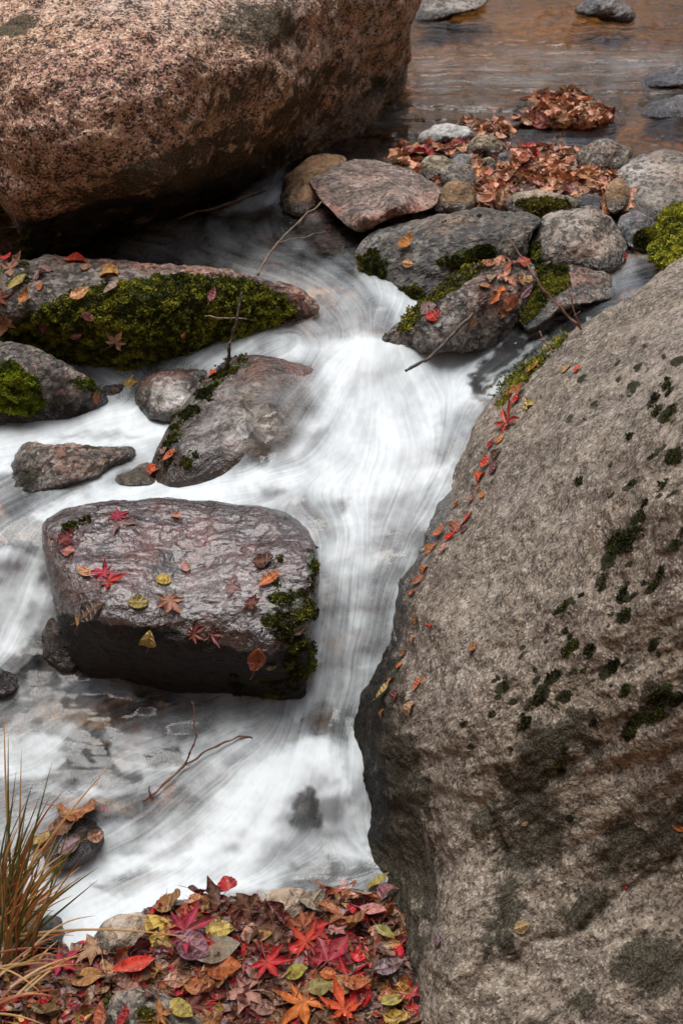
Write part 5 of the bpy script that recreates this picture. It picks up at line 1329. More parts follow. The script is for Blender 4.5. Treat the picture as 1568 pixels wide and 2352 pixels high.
leaf('oval', 1, 1450, 448, 60, 25, 'salmon', "long salmon leaf resting on the broad pale grey rock")
leaf('oval', 0, 1475, 590, 60, 5, 'yellow', "cream yellow leaf in the gap under the small slate stone")
leaf('oval', 2, 1430, 590, 30, 40, 'red', "small red leaf to the left of the cream yellow leaf")
leaf('oval', 3, 1405, 500, 44, 110, 'olive', "olive leaf wedged between the round grey rock and the small slate stone")
for k, (u, v, s_, c_) in enumerate([(1120, 612, 34, 'rust'), (1145, 605, 40, 'salmon'), (1172, 610, 36, 'rust'), (1198, 606, 34, 'scarlet'), (1130, 640, 40, 'tan'), (1160, 640, 46, 'salmon'), (1185, 648, 40, 'tan'), (1110, 660, 34, 'rust'), (1140, 675, 44, 'orange'), (1168, 690, 44, 'salmon'), (1105, 690, 36, 'darkbrown'), (1150, 712, 36, 'tan')]):
    leaf(('curl', 'oval', 'broad')[k % 3], k % 6, u, v, s_, (k * 67) % 360, c_, "small tan or rust leaf of the drift on top of the leaf strewn rock", "leaf drift on the leaf strewn rock", tilt=.5, lift=.006)
# on the sloping boulder
leaf('star', 4, 1172, 970, 92, 60, 'red', "large bright red maple leaf at the edge of the sloping boulder", lift=.008)
leaf('broad', 5, 1216, 930, 46, 40, 'yellow', "pale yellow torn leaf above the bright red maple leaf")
leaf('oval', 0, 1226, 846, 42, 25, 'orange', "orange leaf beside the green moss strip of the sloping boulder")
leaf('curl', 2, 1188, 905, 58, 60, 'rust', "rust curled leaf just below the moss strip of the sloping boulder", tilt=.3)
leaf('curl', 0, 1190, 920, 40, 90, 'red', "small red leaf overlapping the rust curled leaf")
leaf('oval', 2, 1130, 1022, 34, 60, 'crimson', "narrow crimson leaf below the large bright red maple leaf")
leaf('oval', 4, 1140, 1044, 40, 40, 'darkbrown', "dark brown leaf by the narrow crimson leaf on the boulder's edge")
leaf('curl', 3, 1118, 1062, 40, 80, 'scarlet', "scarlet leaf on the boulder's edge, uppermost of the scarlet pair")
leaf('curl', 1, 1104, 1096, 46, 50, 'scarlet', "scarlet curled leaf at the lower end of the boulder's leaf trail")
leaf('oval', 1, 1135, 1075, 44, 45, 'maroon', "maroon leaf right of the scarlet pair on the boulder's edge")
leaf('oval', 3, 1150, 1010, 36, 50, 'orange', "orange leaf tucked under the bright red maple leaf")
leaf('oval', 4, 1300, 850, 36, 75, 'salmon', "slim salmon leaf high on the sloping boulder, left of its pair")
leaf('oval', 2, 1326, 852, 36, 75, 'scarlet', "slim scarlet leaf high on the sloping boulder, right of its pair")
leaf('oval', 5, 887, 1590, 58, 55, 'yellow', "yellow green twisted leaf low on the dark side of the sloping boulder", tilt=.3, lift=.006)
leaf('oval', 0, 962, 1572, 40, 60, 'orange', "orange leaf on the pale ridge level with the yellow green twisted leaf")
leaf('curl', 4, 945, 1632, 50, 70, 'salmon', "salmon twisted leaf below the orange one on the pale ridge")
leaf('oval', 2, 1560, 1898, 30, 170, 'orange', "orange leaf at the photo's right edge on the sloping boulder")
leaf('oval', 0, 1206, 1890, 16, 30, 'salmon', "tiny salmon fleck on the dark lichens of the sloping boulder")
leaf('oval', 1, 1436, 2036, 16, 60, 'scarlet', "tiny scarlet fleck alone in the lower right of the sloping boulder")
leaf('oval', 3, 1196, 2130, 38, 20, 'tan', "tan leaf lying on the lower part of the sloping boulder")
leaf('oval', 1, 1008, 2160, 34, 70, 'mauve', "small mauve leaf standing on the boulder just right of the leaf bank")
trail = [(1076, 1190, 34, 'scarlet'), (1050, 1212, 44, 'rust'), (1036, 1238, 44, 'red'), (1012, 1224, 34, 'orange'), (990, 1262, 40, 'rust'), (1022, 1262, 28, 'salmon'), (962, 1335, 40, 'rust'), (975, 1310, 30, 'rust'), (1050, 1160, 30, 'orange'), (1085, 1150, 28, 'rust'), (1068, 1218, 30, 'maroon'),
         (950, 1362, 24, 'rust'), (958, 1420, 28, 'orange'), (990, 1440, 22, 'red'), (930, 1500, 26, 'rust'), (1090, 1490, 26, 'rust'), (950, 1470, 20, 'ochre'), (905, 1560, 26, 'rust'), (920, 1530, 22, 'orange'), (910, 1600, 34, 'maroon'), (1100, 1120, 22, 'rust'), (1110, 1140, 20, 'orange'), (880, 1640, 26, 'rust'), (980, 1560, 18, 'orange')]
for k, (u, v, s_, c_) in enumerate(trail):
    leaf(('oval', 'curl')[k % 2], k % 6, u, v, s_, 55 + (k * 37) % 40 - 20, c_, "small reddish brown leaf in the trail down the chute side of the sloping boulder", "leaf trail along the boulder's chute side", tilt=.3)
# lower left
leaf('broad', 1, 24, 1530, 78, 300, 'salmon', "tan red lobed leaf draped over the dark stone at the left edge", tilt=.4, lift=.012)
leaf('curl', 3, 180, 1876, 92, 10, 'rust', "big rusty brown curled leaf on the rock beside the grass tuft", tilt=.2, lift=.014)
leaf('curl', 0, 150, 1905, 70, 40, 'brown', "brown crumpled leaf under the big rusty brown one", tilt=.4, lift=.008)
leaf('curl', 1, 232, 1872, 46, 300, 'red', "red curled leaf at the right tip of the leafy wet rock", tilt=.4, lift=.008)
leaf('oval', 3, 98, 1935, 66, 70, 'ochre', "ochre leaf hanging between the grass blades", tilt=.5, lift=.012)
leaf('oval', 2, 212, 1925, 60, 30, 'salmon', "salmon leaf on the lower side of the leafy wet rock", tilt=.2)
leaf('oval', 0, 160, 1945, 60, 40, 'mauve', "mauve wet leaf at the foot of the leafy wet rock", tilt=.2)

# on the near bank: the ones that stand out
LB = 0.022
for kind, var, u, v, px, deg, colr, lab, tl in [
    ('oval', 3, 370, 2146, 90, 125, 'yellow', "big tan yellow oval leaf with spots, standing over the blue grey stone", .35),
    ('curl', 0, 533, 2072, 84, 110, 'crimson', "deep red leaf standing upright at the water's edge", 1.0),
    ('star', 1, 440, 2140, 110, 30, 'magenta', "shiny magenta maple leaf right of the big tan yellow oval leaf", .3),
    ('oval', 4, 506, 2146, 72, 15, 'yellow', "yellow leaf to the right of the shiny magenta maple leaf", .2),
    ('oval', 3, 497, 2202, 120, 20, 'grey', "large grey oval leaf with an ochre edge in the middle of the bank", .2),
    ('star', 4, 624, 2228, 96, 300, 'crimson', "vivid crimson maple leaf in the middle of the bank, left of the lime oval leaf", .2),
    ('maple', 0, 216, 2202, 96, 250, 'salmon', "orange pink maple leaf at the left of the bank under the straw", .2),
    ('maple', 4, 562, 2298, 104, 190, 'pink', "faded pink maple leaf below the middle of the bank", .25),
    ('oval', 1, 209, 2268, 84, 10, 'ochre', "ochre torn leaf at the left of the bank below the orange pink maple leaf", .2),
    ('oval', 0, 608, 2170, 54, 20, 'ochre', "small ochre leaf above the vivid crimson maple leaf", .2),
    ('oval', 5, 312, 2244, 104, 30, 'red', "long red leaf along the left side of the mossy near stone", .3),
    ('star', 0, 772, 2070, 96, 200, 'scarlet', "scarlet orange maple leaf at the water's edge beside the flat tan rock", .3),
    ('broad', 0, 755, 2212, 100, 60, 'magenta', "bright magenta broad maple leaf at the right of the bank's centre", .2),
    ('star', 3, 700, 2180, 90, 120, 'red', "vivid red maple leaf just above the bright magenta one", .3),
    ('oval', 1, 689, 2247, 56, 25, 'lime', "pale lime oval leaf below the bright magenta maple leaf", .1),
    ('oval', 4, 751, 2246, 44, 350, 'orange', "small orange oval leaf right of the pale lime leaf", .1),
    ('star', 5, 818, 2252, 84, 80, 'crimson', "curled crimson maple leaf on the right side of the bank", .5),
    ('oval', 3, 732, 2284, 60, 30, 'olive', "olive yellow leaf, left of the pair near the bottom edge", .2),
    ('oval', 1, 774, 2281, 70, 340, 'yellow', "golden yellow leaf, right of the pair near the bottom edge", .2),
    ('curl', 2, 822, 2292, 76, 350, 'rust', "cupped rust brown leaf next to the golden yellow one", .3),
    ('curl', 5, 891, 2230, 72, 20, 'grey', "grey brown folded leaf near the boulder's foot", .3),
    ('oval', 3, 908, 2324, 60, 40, 'lime', "green yellow oval leaf in the bottom right of the bank", .2),
    ('broad', 2, 937, 2280, 62, 60, 'ochre', "ochre orange lobed leaf against the foot of the sloping boulder", .4),
    ('star', 2, 942, 2308, 76, 100, 'magenta', "dark magenta maple leaf against the foot of the sloping boulder", .4),
    ('maple', 1, 686, 2334, 108, 250, 'orange', "orange maple leaf at the photo's bottom edge", .2),
    ('maple', 3, 782, 2336, 90, 100, 'scarlet', "scarlet maple leaf at the photo's bottom edge", .3),
    ('oval', 0, 876, 2164, 54, 290, 'olive', "olive leaf near the boulder, under the mauve ones", .4),
    ('oval', 5, 884, 2048, 66, 40, 'lime', "yellow green leaf leaning on the boulder at the water's edge", .5),
    ('oval', 2, 858, 2113, 64, 345, 'pink', "slim bright pink leaf near the top right of the bank", .3),
    ('curl', 4, 902, 2070, 60, 70, 'mauve', "mauve curled leaf leaning on the boulder", .6),
    ('curl', 0, 924, 2112, 72, 75, 'rust', "rust brown leaf standing against the boulder", .7),
    ('broad', 3, 781, 2160, 54, 40, 'pink', "pale pink square leaf above the bright magenta maple leaf", .3),
    ('broad', 5, 608, 2144, 104, 10, 'darkbrown', "large dark brown crumpled leaf below the flat tan rock", .3),
    ('curl', 1, 708, 2094, 86, 355, 'grey', "grey leaf rolled into a tube beside the flat tan rock", .3),
    ('maple', 2, 834, 2084, 72, 40, 'salmon', "salmon lobed leaf near the top right of the bank", .4),
    ('maple', 5, 300, 2208, 84, 20, 'maroon', "maroon lobed leaf between the brown speckled stone and the mossy near stone", .3),
    ('oval', 3, 445, 2175, 88, 330, 'mauve', "mauve mottled leaf under the shiny magenta maple leaf", .2),
    ('broad', 4, 560, 2105, 90, 200, 'darkbrown', "dark brown shadowed leaf at the foot of the upright red leaf", .4),
    ('maple', 0, 700, 2136, 84, 60, 'rust', "rust lobed leaf in the upper middle of the bank", .3),
    ('star', 3, 452, 2330, 86, 80, 'maroon', "dark maroon maple leaf on the right flank of the mossy near stone", .3),
    ('oval', 1, 520, 2235, 86, 5, 'rust', "rust narrow leaf under the large grey oval leaf", .2),
    ('curl', 3, 410, 2095, 76, 20, 'rust', "rust curled leaf on the crest of the bank", .4),
    ('curl', 5, 460, 2082, 64, 340, 'maroon', "maroon curled leaf on the crest of the bank, right of the rust one", .5),
    ('maple', 2, 150, 2235, 84, 30, 'magenta', "magenta maple leaf half under the grass tuft", .2),
]:
    leaf(kind, var, u, v, px * .97, deg, colr, lab, None, tl, LB)

# the rest of the bank, upper gravel bar: leaves nothing tells apart share a label by kind
BANKPOLY = [(-60, 2225), (60, 2210), (235, 2170), (320, 2110), (430, 2072), (600, 2070), (780, 2070), (925, 2085), (945, 2200), (965, 2370), (-80, 2370)]
KINDS = {
    'brown': ("brown wet leaf in the litter of the near bank", "brown leaves of the near bank"),
    'darkbrown': ("dark brown sodden leaf in the litter of the near bank", "dark brown leaves of the near bank"),
    'rust': ("rust coloured leaf in the litter of the near bank", "rust leaves of the near bank"),
    'maroon': ("maroon leaf in the litter of the near bank", "maroon leaves of the near bank"),
    'crimson': ("small crimson leaf scrap in the litter of the near bank", "crimson scraps of the near bank"),
    'mauve': ("mauve grey leaf in the litter of the near bank", "mauve leaves of the near bank"),
    'tan': ("tan dry leaf in the litter of the near bank", "tan leaves of the near bank"),
    'ochre': ("ochre leaf scrap in the litter of the near bank", "ochre scraps of the near bank"),
}
rr = random.Random(11)


def in_poly(poly, u, v):
    return float(poly_sd(poly, np.array([u]), np.array([v]))[0])


pal = ['brown'] * 5 + ['darkbrown'] * 5 + ['rust'] * 5 + ['maroon'] * 6 + ['crimson'] * 7 + ['mauve'] * 4 + ['tan'] * 3 + ['ochre'] * 2
cells = []
for gy in range(2075, 2365, 27):
    for gx_ in range(0, 970, 60):
        cells.append((gx_ + rr.uniform(-24, 24), gy + rr.uniform(-12, 12)))
rr.shuffle(cells)
nb_ = 0
for (u, v) in cells:
    if in_poly(BANKPOLY, u, v) < 4 or nb_ >= 105:
        continue
    c_ = rr.choice(pal)
    px = rr.uniform(54, 94) * (0.75 if c_ in ('crimson', 'ochre') else 1)
    kd = rr.choice(['oval', 'curl', 'curl', 'broad', 'broad', 'maple'])
    before = len(PENDING)
    leaf(kd, rr.randrange(6), u, v, px, rr.uniform(0, 360), c_, *KINDS[c_], tilt=.6, lift=rr.uniform(.004, .018))
    nb_ += len(PENDING) - before
BARLEAF = [(880, 395), (940, 345), (985, 340), (1060, 300), (1150, 300), (1175, 330), (1250, 350), (1330, 360), (1400, 400), (1430, 470), (1300, 475), (1180, 470), (1110, 480), (1080, 420), (960, 410)]
MOUND = [(1185, 280), (1215, 232), (1260, 220), (1330, 216), (1370, 240), (1395, 268), (1330, 284), (1210, 288)]
nb2 = 0
BK = {'salmon': ("salmon tan dry leaf drifted between the stones of the gravel bar", "tan leaves drifted on the gravel bar"),
      'rust': ("rust brown dry leaf drifted between the stones of the gravel bar", "rust leaves drifted on the gravel bar"),
      'crimson': ("crimson leaf scrap drifted between the stones of the gravel bar", "crimson scraps on the gravel bar")}
BM = {'salmon': ("salmon tan leaf heaped on the leaf mound in the pool", "tan leaves of the pool's leaf mound"),
      'rust': ("rust brown leaf heaped on the leaf mound in the pool", "rust leaves of the pool's leaf mound"),
      'crimson': ("crimson leaf scrap on the leaf mound in the pool", "crimson scraps of the pool's leaf mound")}
for k in range(900):
    if nb2 >= 40:
        break
    u, v = rr.uniform(870, 1430), rr.uniform(212, 480)
    m_ = in_poly(MOUND, u, v) > 0
    if not m_ and in_poly(BARLEAF, u, v) < 0:
        continue
    c_ = rr.choice(['salmon', 'salmon', 'salmon', 'rust', 'rust', 'crimson'])
    f = leaf_frame(u, v, rr.uniform(34, 58), rr.uniform(0, 6.28), .7, rr.uniform(.006, .02), k)
    if f is None or f[5] != 'stream_bed':
        continue
    PENDING.append((rr.choice(['curl', 'oval', 'broad', 'curl']), rr.randrange(6), f, c_, *((BM if m_ else BK)[c_])))
    nb2 += 1

# leaf litter nobody could count: scraps under and between the leaves
LIT_V, LIT_Q, LIT_T, LIT_C, LIT_VE, LIT_N = [], [], [], [], [], 0


def litter(u, v, px, c_, tilt, lift, kd):
    global LIT_N
    f = leaf_frame(u, v, px, rr.uniform(0, 6.28), tilt, lift, rr.randrange(999))
    if f is None or f[5] != 'stream_bed':
        return
    g = LEAVES[kd, rr.randrange(6)]
    loc, x, y, z, size, on = f
    M = np.array([x, y, z]) * size
    V = g[0] @ M + np.array(loc)
    LIT_V.append(V)
    LIT_Q.append(g[1] + LIT_N)
    if len(g) > 3:
        LIT_T.append(g[3] + LIT_N)
    col = np.array(COLS[c_]) * rr.uniform(.55, 1.2)
    LIT_C.append(np.tile(col, (len(V), 1)))
    LIT_VE.append(g[2])
    LIT_N += len(V)


for k in range(3000):
    u, v = rr.uniform(-80, 975), rr.uniform(2060, 2400)
    if in_poly(BANKPOLY, u, min(v, 2365)) < -4:
        continue
    litter(u, v, rr.uniform(22, 62), rr.choice(pal + ['darkbrown', 'brown', 'dark', 'dark']), .7, rr.uniform(.001, .01), rr.choice(['oval', 'curl', 'curl', 'broad']))
for k in range(3400):
    u, v = rr.uniform(865, 1600), rr.uniform(208, 485)
    if in_poly(MOUND, u, v) < -6 and in_poly(BARLEAF, u, v) < -10 - rr.random() * 10:
        continue
    litter(u, v, rr.uniform(18, 42), rr.choice(['salmon', 'salmon', 'salmon', 'rust', 'rust', 'tan', 'tan', 'brown', 'maroon']), .8, rr.uniform(.001, .013), rr.choice(['oval', 'curl', 'curl', 'broad']))

# ---- make them: the larger leaves are an empty with a blade and a stalk, the small ones one mesh
PMESH = {}
for key, g in LEAVES.items():
    nv = len(g[0]) - 6
    nq = len(g[1]) - 2
    b_ = make_mesh("blade", g[0][:nv], quads=g[1][:nq], tris=g[3] if len(g) > 3 else None)
    attr(b_, 'vein', g[2][:nv])
    b_.materials.append(M_leaf)
    st = g[0][nv:]
    st = np.vstack([st, st + [0, 0, -.012]])
    st[:6, 2] += .006
    stm = make_mesh("stalk", st, quads=[[0, 1, 2, 3], [3, 2, 4, 5], [1, 7, 8, 2], [2, 8, 10, 4], [0, 3, 9, 6], [3, 5, 11, 9], [6, 9, 8, 7], [9, 11, 10, 8]])
    attr(stm, 'vein', np.full(12, .7))
    stm.materials.append(M_leaf)
    PMESH[key] = (b_, stm)
for kind, var, f, colr, lab, grp in PENDING:
    loc, x, y, z, size, on = f
    big = size > .042 and grp is None
    o = bpy.data.objects.new("fallen_leaf", None if big else LMESH[kind, var])
    COL.objects.link(o)
    o.empty_display_size = .02
    sc_ = size * (1.0 if kind in ('oval', 'curl') else 1.05)
    Mx = Matrix((x * sc_, y * sc_, z * sc_)).transposed().to_4x4()
    Mx.translation = loc
    o.matrix_world = Mx
    rg = random.Random(lab + str(loc[0]))
    cc = [max(0, c * rg.uniform(.7, 1.12)) for c in COLS[colr]]
    o.color = (*cc, 1)
    if big:
        for nm_, me_ in zip(("blade", "stalk"), PMESH[kind, var]):
            c_ = bpy.data.objects.new(nm_, me_)
            COL.objects.link(c_)
            c_.parent = o
            c_.color = (*(cc if nm_ == "blade" else [min(1, q * .8 + .03) for q in cc]), 1)
    tag(o, lab, 'leaf', grp)
lm = make_mesh("leaf_litter", np.vstack(LIT_V), quads=np.vstack(LIT_Q), tris=np.vstack(LIT_T))
attr_col(lm, 'col', np.vstack(LIT_C))
attr(lm, 'vein', np.concatenate(LIT_VE))
tag(link("leaf_litter", lm, M_litter), "brown and rust scraps of leaf litter covering the near bank and gravel bar", "leaf litter", kind='stuff')

# ------------------------------------------------------------------ moss parts
by = {o.name: o for o in scene.objects}
moss_on(by['long_mossy_rock'], 30000, .0040, .009, colours=((0.035, 0.04, 0.006), (0.125, 0.138, 0.014), (0.32, 0.32, 0.035)), thr=.42, seed=1)
moss_on(by['mossy_rock'], 8000, .0042, .011, colours=((0.05, 0.07, 0.006), (0.16, 0.20, 0.012), (0.34, 0.40, 0.03)), seed=2)
moss_on(by['moss_dome_rock'], 8000, .005, .012, colours=((0.09, 0.10, 0.01), (0.24, 0.25, 0.02), (0.44, 0.42, 0.05)), seed=3)
moss_on(by['moss_capped_stone'], 5500, .0044, .009, colours=((0.03, 0.035, 0.006), (0.09, 0.09, 0.012), (0.2, 0.19, 0.02)), seed=4)
moss_on(by['leaf_strewn_rock'], 2600, .005, .008, colours=((0.05, 0.05, 0.008), (0.15, 0.14, 0.015), (0.3, 0.27, 0.03)), seed=5)
moss_on(by['banded_rock'], 5000, .0044, .008, colours=((0.03, 0.035, 0.006), (0.085, 0.085, 0.012), (0.18, 0.17, 0.02)), seed=6)
moss_on(by['small_slate_stone'], 1200, .006, .01, colours=((0.03, 0.035, 0.006), (0.1, 0.1, 0.012), (0.22, 0.2, 0.02)), seed=7)
moss_on(by['round_grey_rock'], 700, .006, .01, seed=8)
moss_on(by['flat_topped_rock'], 5200, .005, .006, colours=((0.02, 0.022, 0.005), (0.07, 0.075, 0.01), (0.2, 0.2, 0.03)), seed=9)
moss_on(by['water_washed_rock'], 1800, .005, .006, colours=((0.02, 0.022, 0.005), (0.06, 0.062, 0.01), (0.14, 0.13, 0.02)), seed=10)
moss_on(by['sloping_boulder'], 2600, .003, .001, thr=.6, colours=((0.012, 0.014, 0.004), (0.035, 0.037, 0.006), (0.09, 0.09, 0.012)), seed=11)
moss_on(by['sloping_boulder'], 2600, .0045, .007, thr=.36, colours=((0.05, 0.055, 0.008), (0.17, 0.17, 0.015), (0.36, 0.33, 0.03)), seed=21, label='bright yellow green moss strip on the upper edge', region=[(1095, 960), (1170, 850), (1310, 750), (1315, 800), (1215, 885), (1120, 965)])
moss_on(by['granite_boulder'], 2600, .009, .012, colours=((0.03, 0.03, 0.006), (0.08, 0.08, 0.012), (0.17, 0.16, 0.02)), seed=12)
moss_on(by['mossy_stone'], 700, .008, .01, colours=((0.05, 0.05, 0.01), (0.13, 0.11, 0.02), (0.22, 0.19, 0.04)), seed=13)
moss_on(by['near_mossy_stone'], 900, .005, .006, colours=((0.05, 0.05, 0.01), (0.14, 0.12, 0.02), (0.26, 0.22, 0.04)), seed=14)

# ------------------------------------------------------------------ twigs, stick, driftwood
def bark_mat(name, a, b_):
    t = NT(name)
    P = t.n('TexCoord').outputs['Object']
    c = t.mix(t.ramp(t.noise(P, 90, 4, .65), .35, .65), a, b_)
    bp = t.n('Bump', {'Height': t.noise(P, 260, 3), 'Strength': .6, 'Distance': .002})
    t.set(t.out.inputs[0], t.n('BsdfPrincipled', {'Base Color': c, 'Roughness': .55, 'Normal': bp.outputs[0]}).outputs[0])
    return t.m


M_twig = bark_mat("dark_bark", (.022, .015, .012), (.07, .04, .028))
M_twigp = bark_mat("pale_bark", (.07, .045, .025), (.17, .11, .06))
M_twigr = bark_mat("red_bark", (.09, .035, .022), (.2, .09, .05))


def tube(pts, r0, r1, sides=7, wob=.003, seed=0):
    pts = np.asarray(pts, float)
    t_ = np.linspace(0, 1, len(pts))
    n = max(10, len(pts) * 7)
    s_ = np.linspace(0, 1, n)
    # smooth path
    Pth = np.stack([np.interp(s_, t_, pts[:, k]) for k in range(3)], -1)
    for _ in range(4):
        Pth[1:-1] = .25 * Pth[:-2] + .5 * Pth[1:-1] + .25 * Pth[2:]
    Pth[1:-1] += np.stack([fbm(Pth[1:-1] + k * 9, 28, 2, seed) for k in range(3)], -1) * wob * 2
    tg = np.gradient(Pth, axis=0)
    tg /= np.linalg.norm(tg, axis=1, keepdims=True)
    a = np.cross(tg, [0.3, .2, .93])
    a /= np.linalg.norm(a, axis=1, keepdims=True)
    b_ = np.cross(tg, a)
    rad = (r0 + (r1 - r0) * s_) * (1 + .18 * np.sin(s_ * 37 + seed)) * (1 + .35 * (np.abs(((s_ * 6.3 + seed) % 1) - .5) < .05))
    th = np.linspace(0, 2 * math.pi, sides, endpoint=False)
    V = Pth[:, None] + rad[:, None, None] * (a[:, None] * np.cos(th)[None, :, None] + b_[:, None] * np.sin(th)[None, :, None])
    i = np.arange(n - 1)[:, None] * sides + np.arange(sides)
    j = np.arange(n - 1)[:, None] * sides + (np.arange(sides) + 1) % sides
    q = np.stack([i, j, j + sides, i + sides], -1).reshape(-1, 4)
    V = V.reshape(-1, 3)
    k = np.arange(1, sides - 1)
    base = (n - 1) * sides
    tr = np.vstack([np.stack([0 * k, k + 1, k], -1), np.stack([0 * k + base, base + k, base + k + 1], -1)])
    return V, q, tr


def twig(name, pts, r0, r1, mat, label, cat='twig', branches=(), seed=0):
    P3 = np.array([pt(u, v, y) for u, v, y in pts])
    V, q, tr = tube(P3, r0 * .75, r1 * .75, seed=seed)
    o = link(name, make_mesh(name, V - P3[0], q, tr), mat)
    o.location = P3[0]
    tag(o, label, cat)
    for k, (bp_, ra, rb) in enumerate(branches):
        B3 = np.array([pt(u, v, y) for u, v, y in bp_])
        V, q, tr = tube(B3, ra * .75, rb * .75, 6, seed=seed + k + 1)
        link("side_shoot", make_mesh("side_shoot", V - P3[0], q, tr), mat, o)
    return o


twig("black_twig", [(520, 852, 2.645), (528, 800, 2.64), (540, 740, 2.65), (556, 670, 2.68)], .0058, .0028, M_twig, "short black twig standing up from the top of the washed rock", seed=1)
twig("thin_pale_twig", [(592, 632, 2.86), (620, 580, 2.92), (660, 535, 3.0), (700, 495, 3.05), (742, 462, 3.12)], .0035, .0028, M_twigp, "thin pale twig leaning from the long mossy rock to the rose slab",
     branches=[([(640, 557, 2.96), (700, 545, 3.0), (748, 530, 3.04)], .002, .0012)], seed=2)
twig("leaning_stick", [(930, 852, 2.60), (965, 832, 2.62), (1000, 808, 2.66), (1035, 775, 2.70), (1060, 745, 2.72), (1085, 720, 2.74)], .004, .0055, M_twig, "dark stick leaning out of the white water onto the leaf strewn rock", cat='stick', seed=3)
twig("reddish_twig", [(1334, 758, 2.55), (1310, 732, 2.56), (1275, 695, 2.57), (1240, 660, 2.58), (1215, 620, 2.60), (1185, 570, 2.64), (1165, 545, 2.66)], .0036, .0018, M_twigr, "slender reddish twig arching up from the sloping boulder's edge",
     branches=[([(1330, 752, 2.55), (1318, 715, 2.55), (1308, 680, 2.56), (1298, 650, 2.57)], .0026, .0014), ([(1318, 725, 2.55), (1330, 715, 2.54)], .002, .001)], seed=4)
twig("dry_sprig", [(1272, 806, 2.46), (1258, 792, 2.47), (1245, 778, 2.48), (1238, 760, 2.49)], .003, .0016, M_twigr, "short brown sprig at the moss strip of the sloping boulder",
     branches=[([(1248, 782, 2.475), (1236, 780, 2.48)], .002, .001)], seed=5)
twig("forked_twig", [(328, 1840, 1.87), (365, 1812, 1.885), (400, 1782, 1.90), (422, 1758, 1.915), (455, 1738, 1.925), (500, 1712, 1.94), (548, 1690, 1.95), (580, 1696, 1.95)], .0032, .0018, M_twigr, "forked thin twig caught in the lower pool under the flat topped rock",
     branches=[([(422, 1758, 1.915), (438, 1728, 1.92), (450, 1690, 1.925), (449, 1655, 1.93), (440, 1612, 1.94)], .0026, .0014), ([(345, 1828, 1.875), (345, 1805, 1.88)], .002, .0012)], seed=6)
twig("thin_root", [(390, 508, 3.37), (450, 488, 3.38), (510, 474, 3.44), (560, 452, 3.5), (640, 428, 3.6)], .004, .003, M_twigp, "thin wet root running along the foot of the granite boulder", cat='root', seed=7)
twig("pale_straw", [(470, 727, 2.77), (520, 729, 2.765), (568, 733, 2.76)], .0024, .0018, M_twigp, "pale straw lying across the moss beside the black twig", cat='straw', seed=8)
twig("driftwood_stub", [(596, 1668, 1.985), (618, 1684, 1.98), (645, 1698, 1.975), (690, 1690, 1.975)], .0125, .006, M_twigp, "short brown driftwood stub wedged at the lip of the lower fall", cat='driftwood', seed=9)

# ------------------------------------------------------------------ grass tuft
def grass_mat():
    t = NT("grass_blade")
    c = t.attr('col', 'Color')
    b = t.n('BsdfPrincipled', {'Base Color': c, 'Roughness': .45})
    tl = t.n('BsdfTranslucent', {'Color': c})
    t.set(t.out.inputs[0], t.n('MixShader', {0: .25, 1: b.outputs[0], 2: tl.outputs[0]}).outputs[0])
    return t.m


gr = np.random.default_rng(5)
BLADES = []


def blade(root, tip, sag, w, col):
    n = 9
    s_ = np.linspace(0, 1, n)[:, None]
    c = root + (tip - root) * s_ + np.array([0, 0, 1.0]) * sag * np.sin(s_ * math.pi)
    tg = np.gradient(c, axis=0)
    side = np.cross(tg, [gr.normal(0, .3), -.8, .6])
    side /= np.linalg.norm(side, axis=1, keepdims=True) + 1e-9
    ww = w * (1 - s_ ** 2.2) + .0002
    nrm = np.cross(side, tg)
    nrm /= np.linalg.norm(nrm, axis=1, keepdims=True) + 1e-9
    V = np.stack([c - side * ww, c + nrm * ww * .5, c + side * ww], 1).reshape(-1, 3)
    f = np.repeat(s_, 3, 0)
    BLADES.append((V, np.array(col) * (1 - f) + np.array(col) * np.array([1.5, .95, .7]) * f, float(np.linalg.norm(tip - root))))


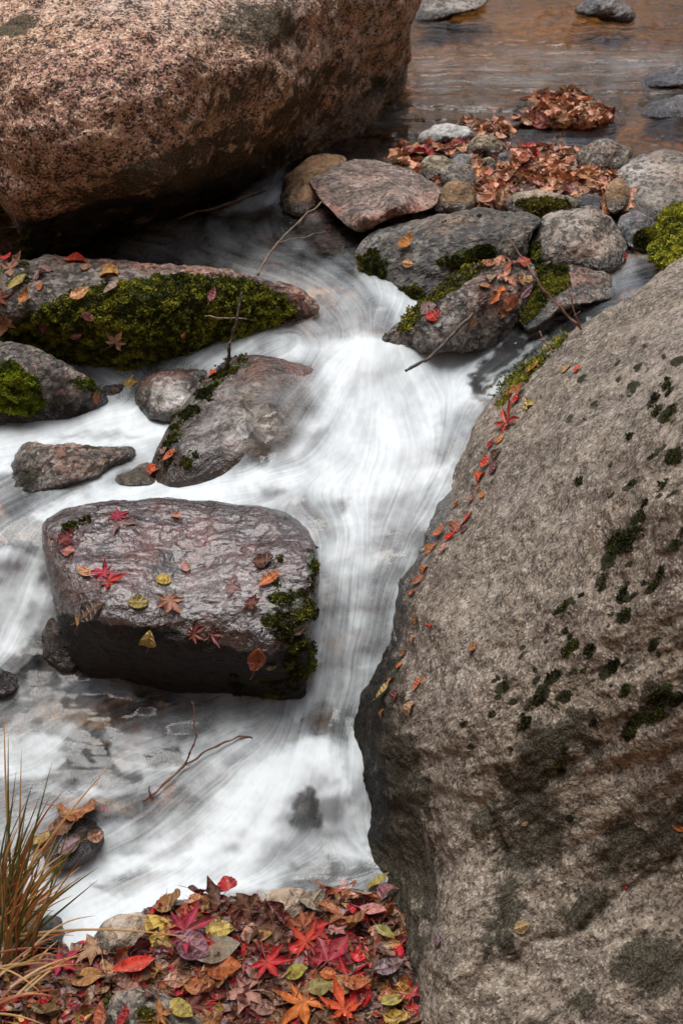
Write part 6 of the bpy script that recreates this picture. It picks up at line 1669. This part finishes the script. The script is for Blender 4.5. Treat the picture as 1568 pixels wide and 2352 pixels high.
GCOL = [(.07, .10, .02), (.11, .13, .03), (.05, .07, .02), (.30, .19, .06), (.36, .25, .10), (.26, .10, .04), (.20, .07, .03), (.40, .30, .14)]
long_tips = [(120, 1752, 0), (95, 1822, 1), (150, 1812, 5), (20, 1690, 0), (38, 1770, 1), (10, 1640, 7), (265, 1745, 7), (145, 2000, 5), (150, 2045, 6), (135, 1905, 5), (110, 1940, 3), (60, 1860, 1), (75, 1800, 0), (150, 1960, 4), (30, 1840, 2), (150, 2095, 3), (125, 1870, 4), (50, 1720, 7), (160, 2150, 3), (125, 2010, 6)]
for u, v, k in long_tips:
    ru, rv = gr.uniform(-60, 45), gr.uniform(2080, 2180)
    blade(pt(ru, rv, Yz(ru, rv, .0)), pt(u, v, gr.uniform(1.70, 1.80)), gr.uniform(.0, .035), .0022, GCOL[k])
for i in range(170):
    ru, rv = gr.normal(0, 38), gr.uniform(2060, 2230)
    ln = gr.uniform(80, 270)
    lean = gr.normal(.28, .32)
    tu_, tv_ = ru + ln * math.sin(lean), rv - ln * math.cos(lean)
    if tv_ > 2120:
        tv_ = rv - 60
    yb = float(Yz(ru, rv, 0.0))
    g = int(gr.integers(0, 8)) if rv > 2120 else int(gr.choice([0, 0, 1, 1, 2, 3, 5, 4]))
    blade(pt(ru, rv, yb), pt(tu_, tv_, yb + gr.normal(.01, .05)), gr.uniform(0, .02), gr.uniform(.0011, .0022), GCOL[g])
for i in range(26):      # straws fallen over the leaf bank
    ru, rv = gr.uniform(-60, 60), gr.uniform(2150, 2330)
    tu_, tv_ = ru + gr.uniform(60, 190), rv + gr.uniform(-110, 70)
    blade(pt(ru, rv, Yz(ru, rv, .04)), pt(tu_, tv_, Yz(tu_, tv_, .035)), gr.uniform(.0, .03), .0016, GCOL[int(gr.choice([3, 4, 5, 7]))])
blade(pt(20, 2150, Yz(20, 2150, .03)), pt(490, 2162, Yz(490, 2162, .06)), .02, .002, GCOL[4])
M_grass = grass_mat()
tuft = bpy.data.objects.new("grass_tuft", None)
COL.objects.link(tuft)
tuft.empty_display_size = .05
tuft.location = tuple(pt(0, 2150, float(Yz(0, 2150, .0))))
TO = np.array(tuft.location)
tag(tuft, "tuft of green and rust streamside grass at the photo's lower left edge", "grass tuft", kind='thing')
BLADES.sort(key=lambda b: -b[2])
for V, C, L in BLADES[:90]:
    gm = make_mesh("grass_blade", V - TO, quads=grid_quads(9, 3))
    attr_col(gm, 'col', C)
    link("grass_blade", gm, M_grass, tuft)
rest = BLADES[90:]
gm = make_mesh("short_grass_blades", np.vstack([b[0] for b in rest]) - TO, quads=np.vstack([grid_quads(9, 3) + 27 * k for k in range(len(rest))]))
attr_col(gm, 'col', np.vstack([b[1] for b in rest]))
tag(link("short_grass_blades", gm, M_grass, tuft), kind='stuff')

# the water goes in last so that nothing above was laid on it
tag(link("stream_water", wm_, water_mat()), kind='structure')
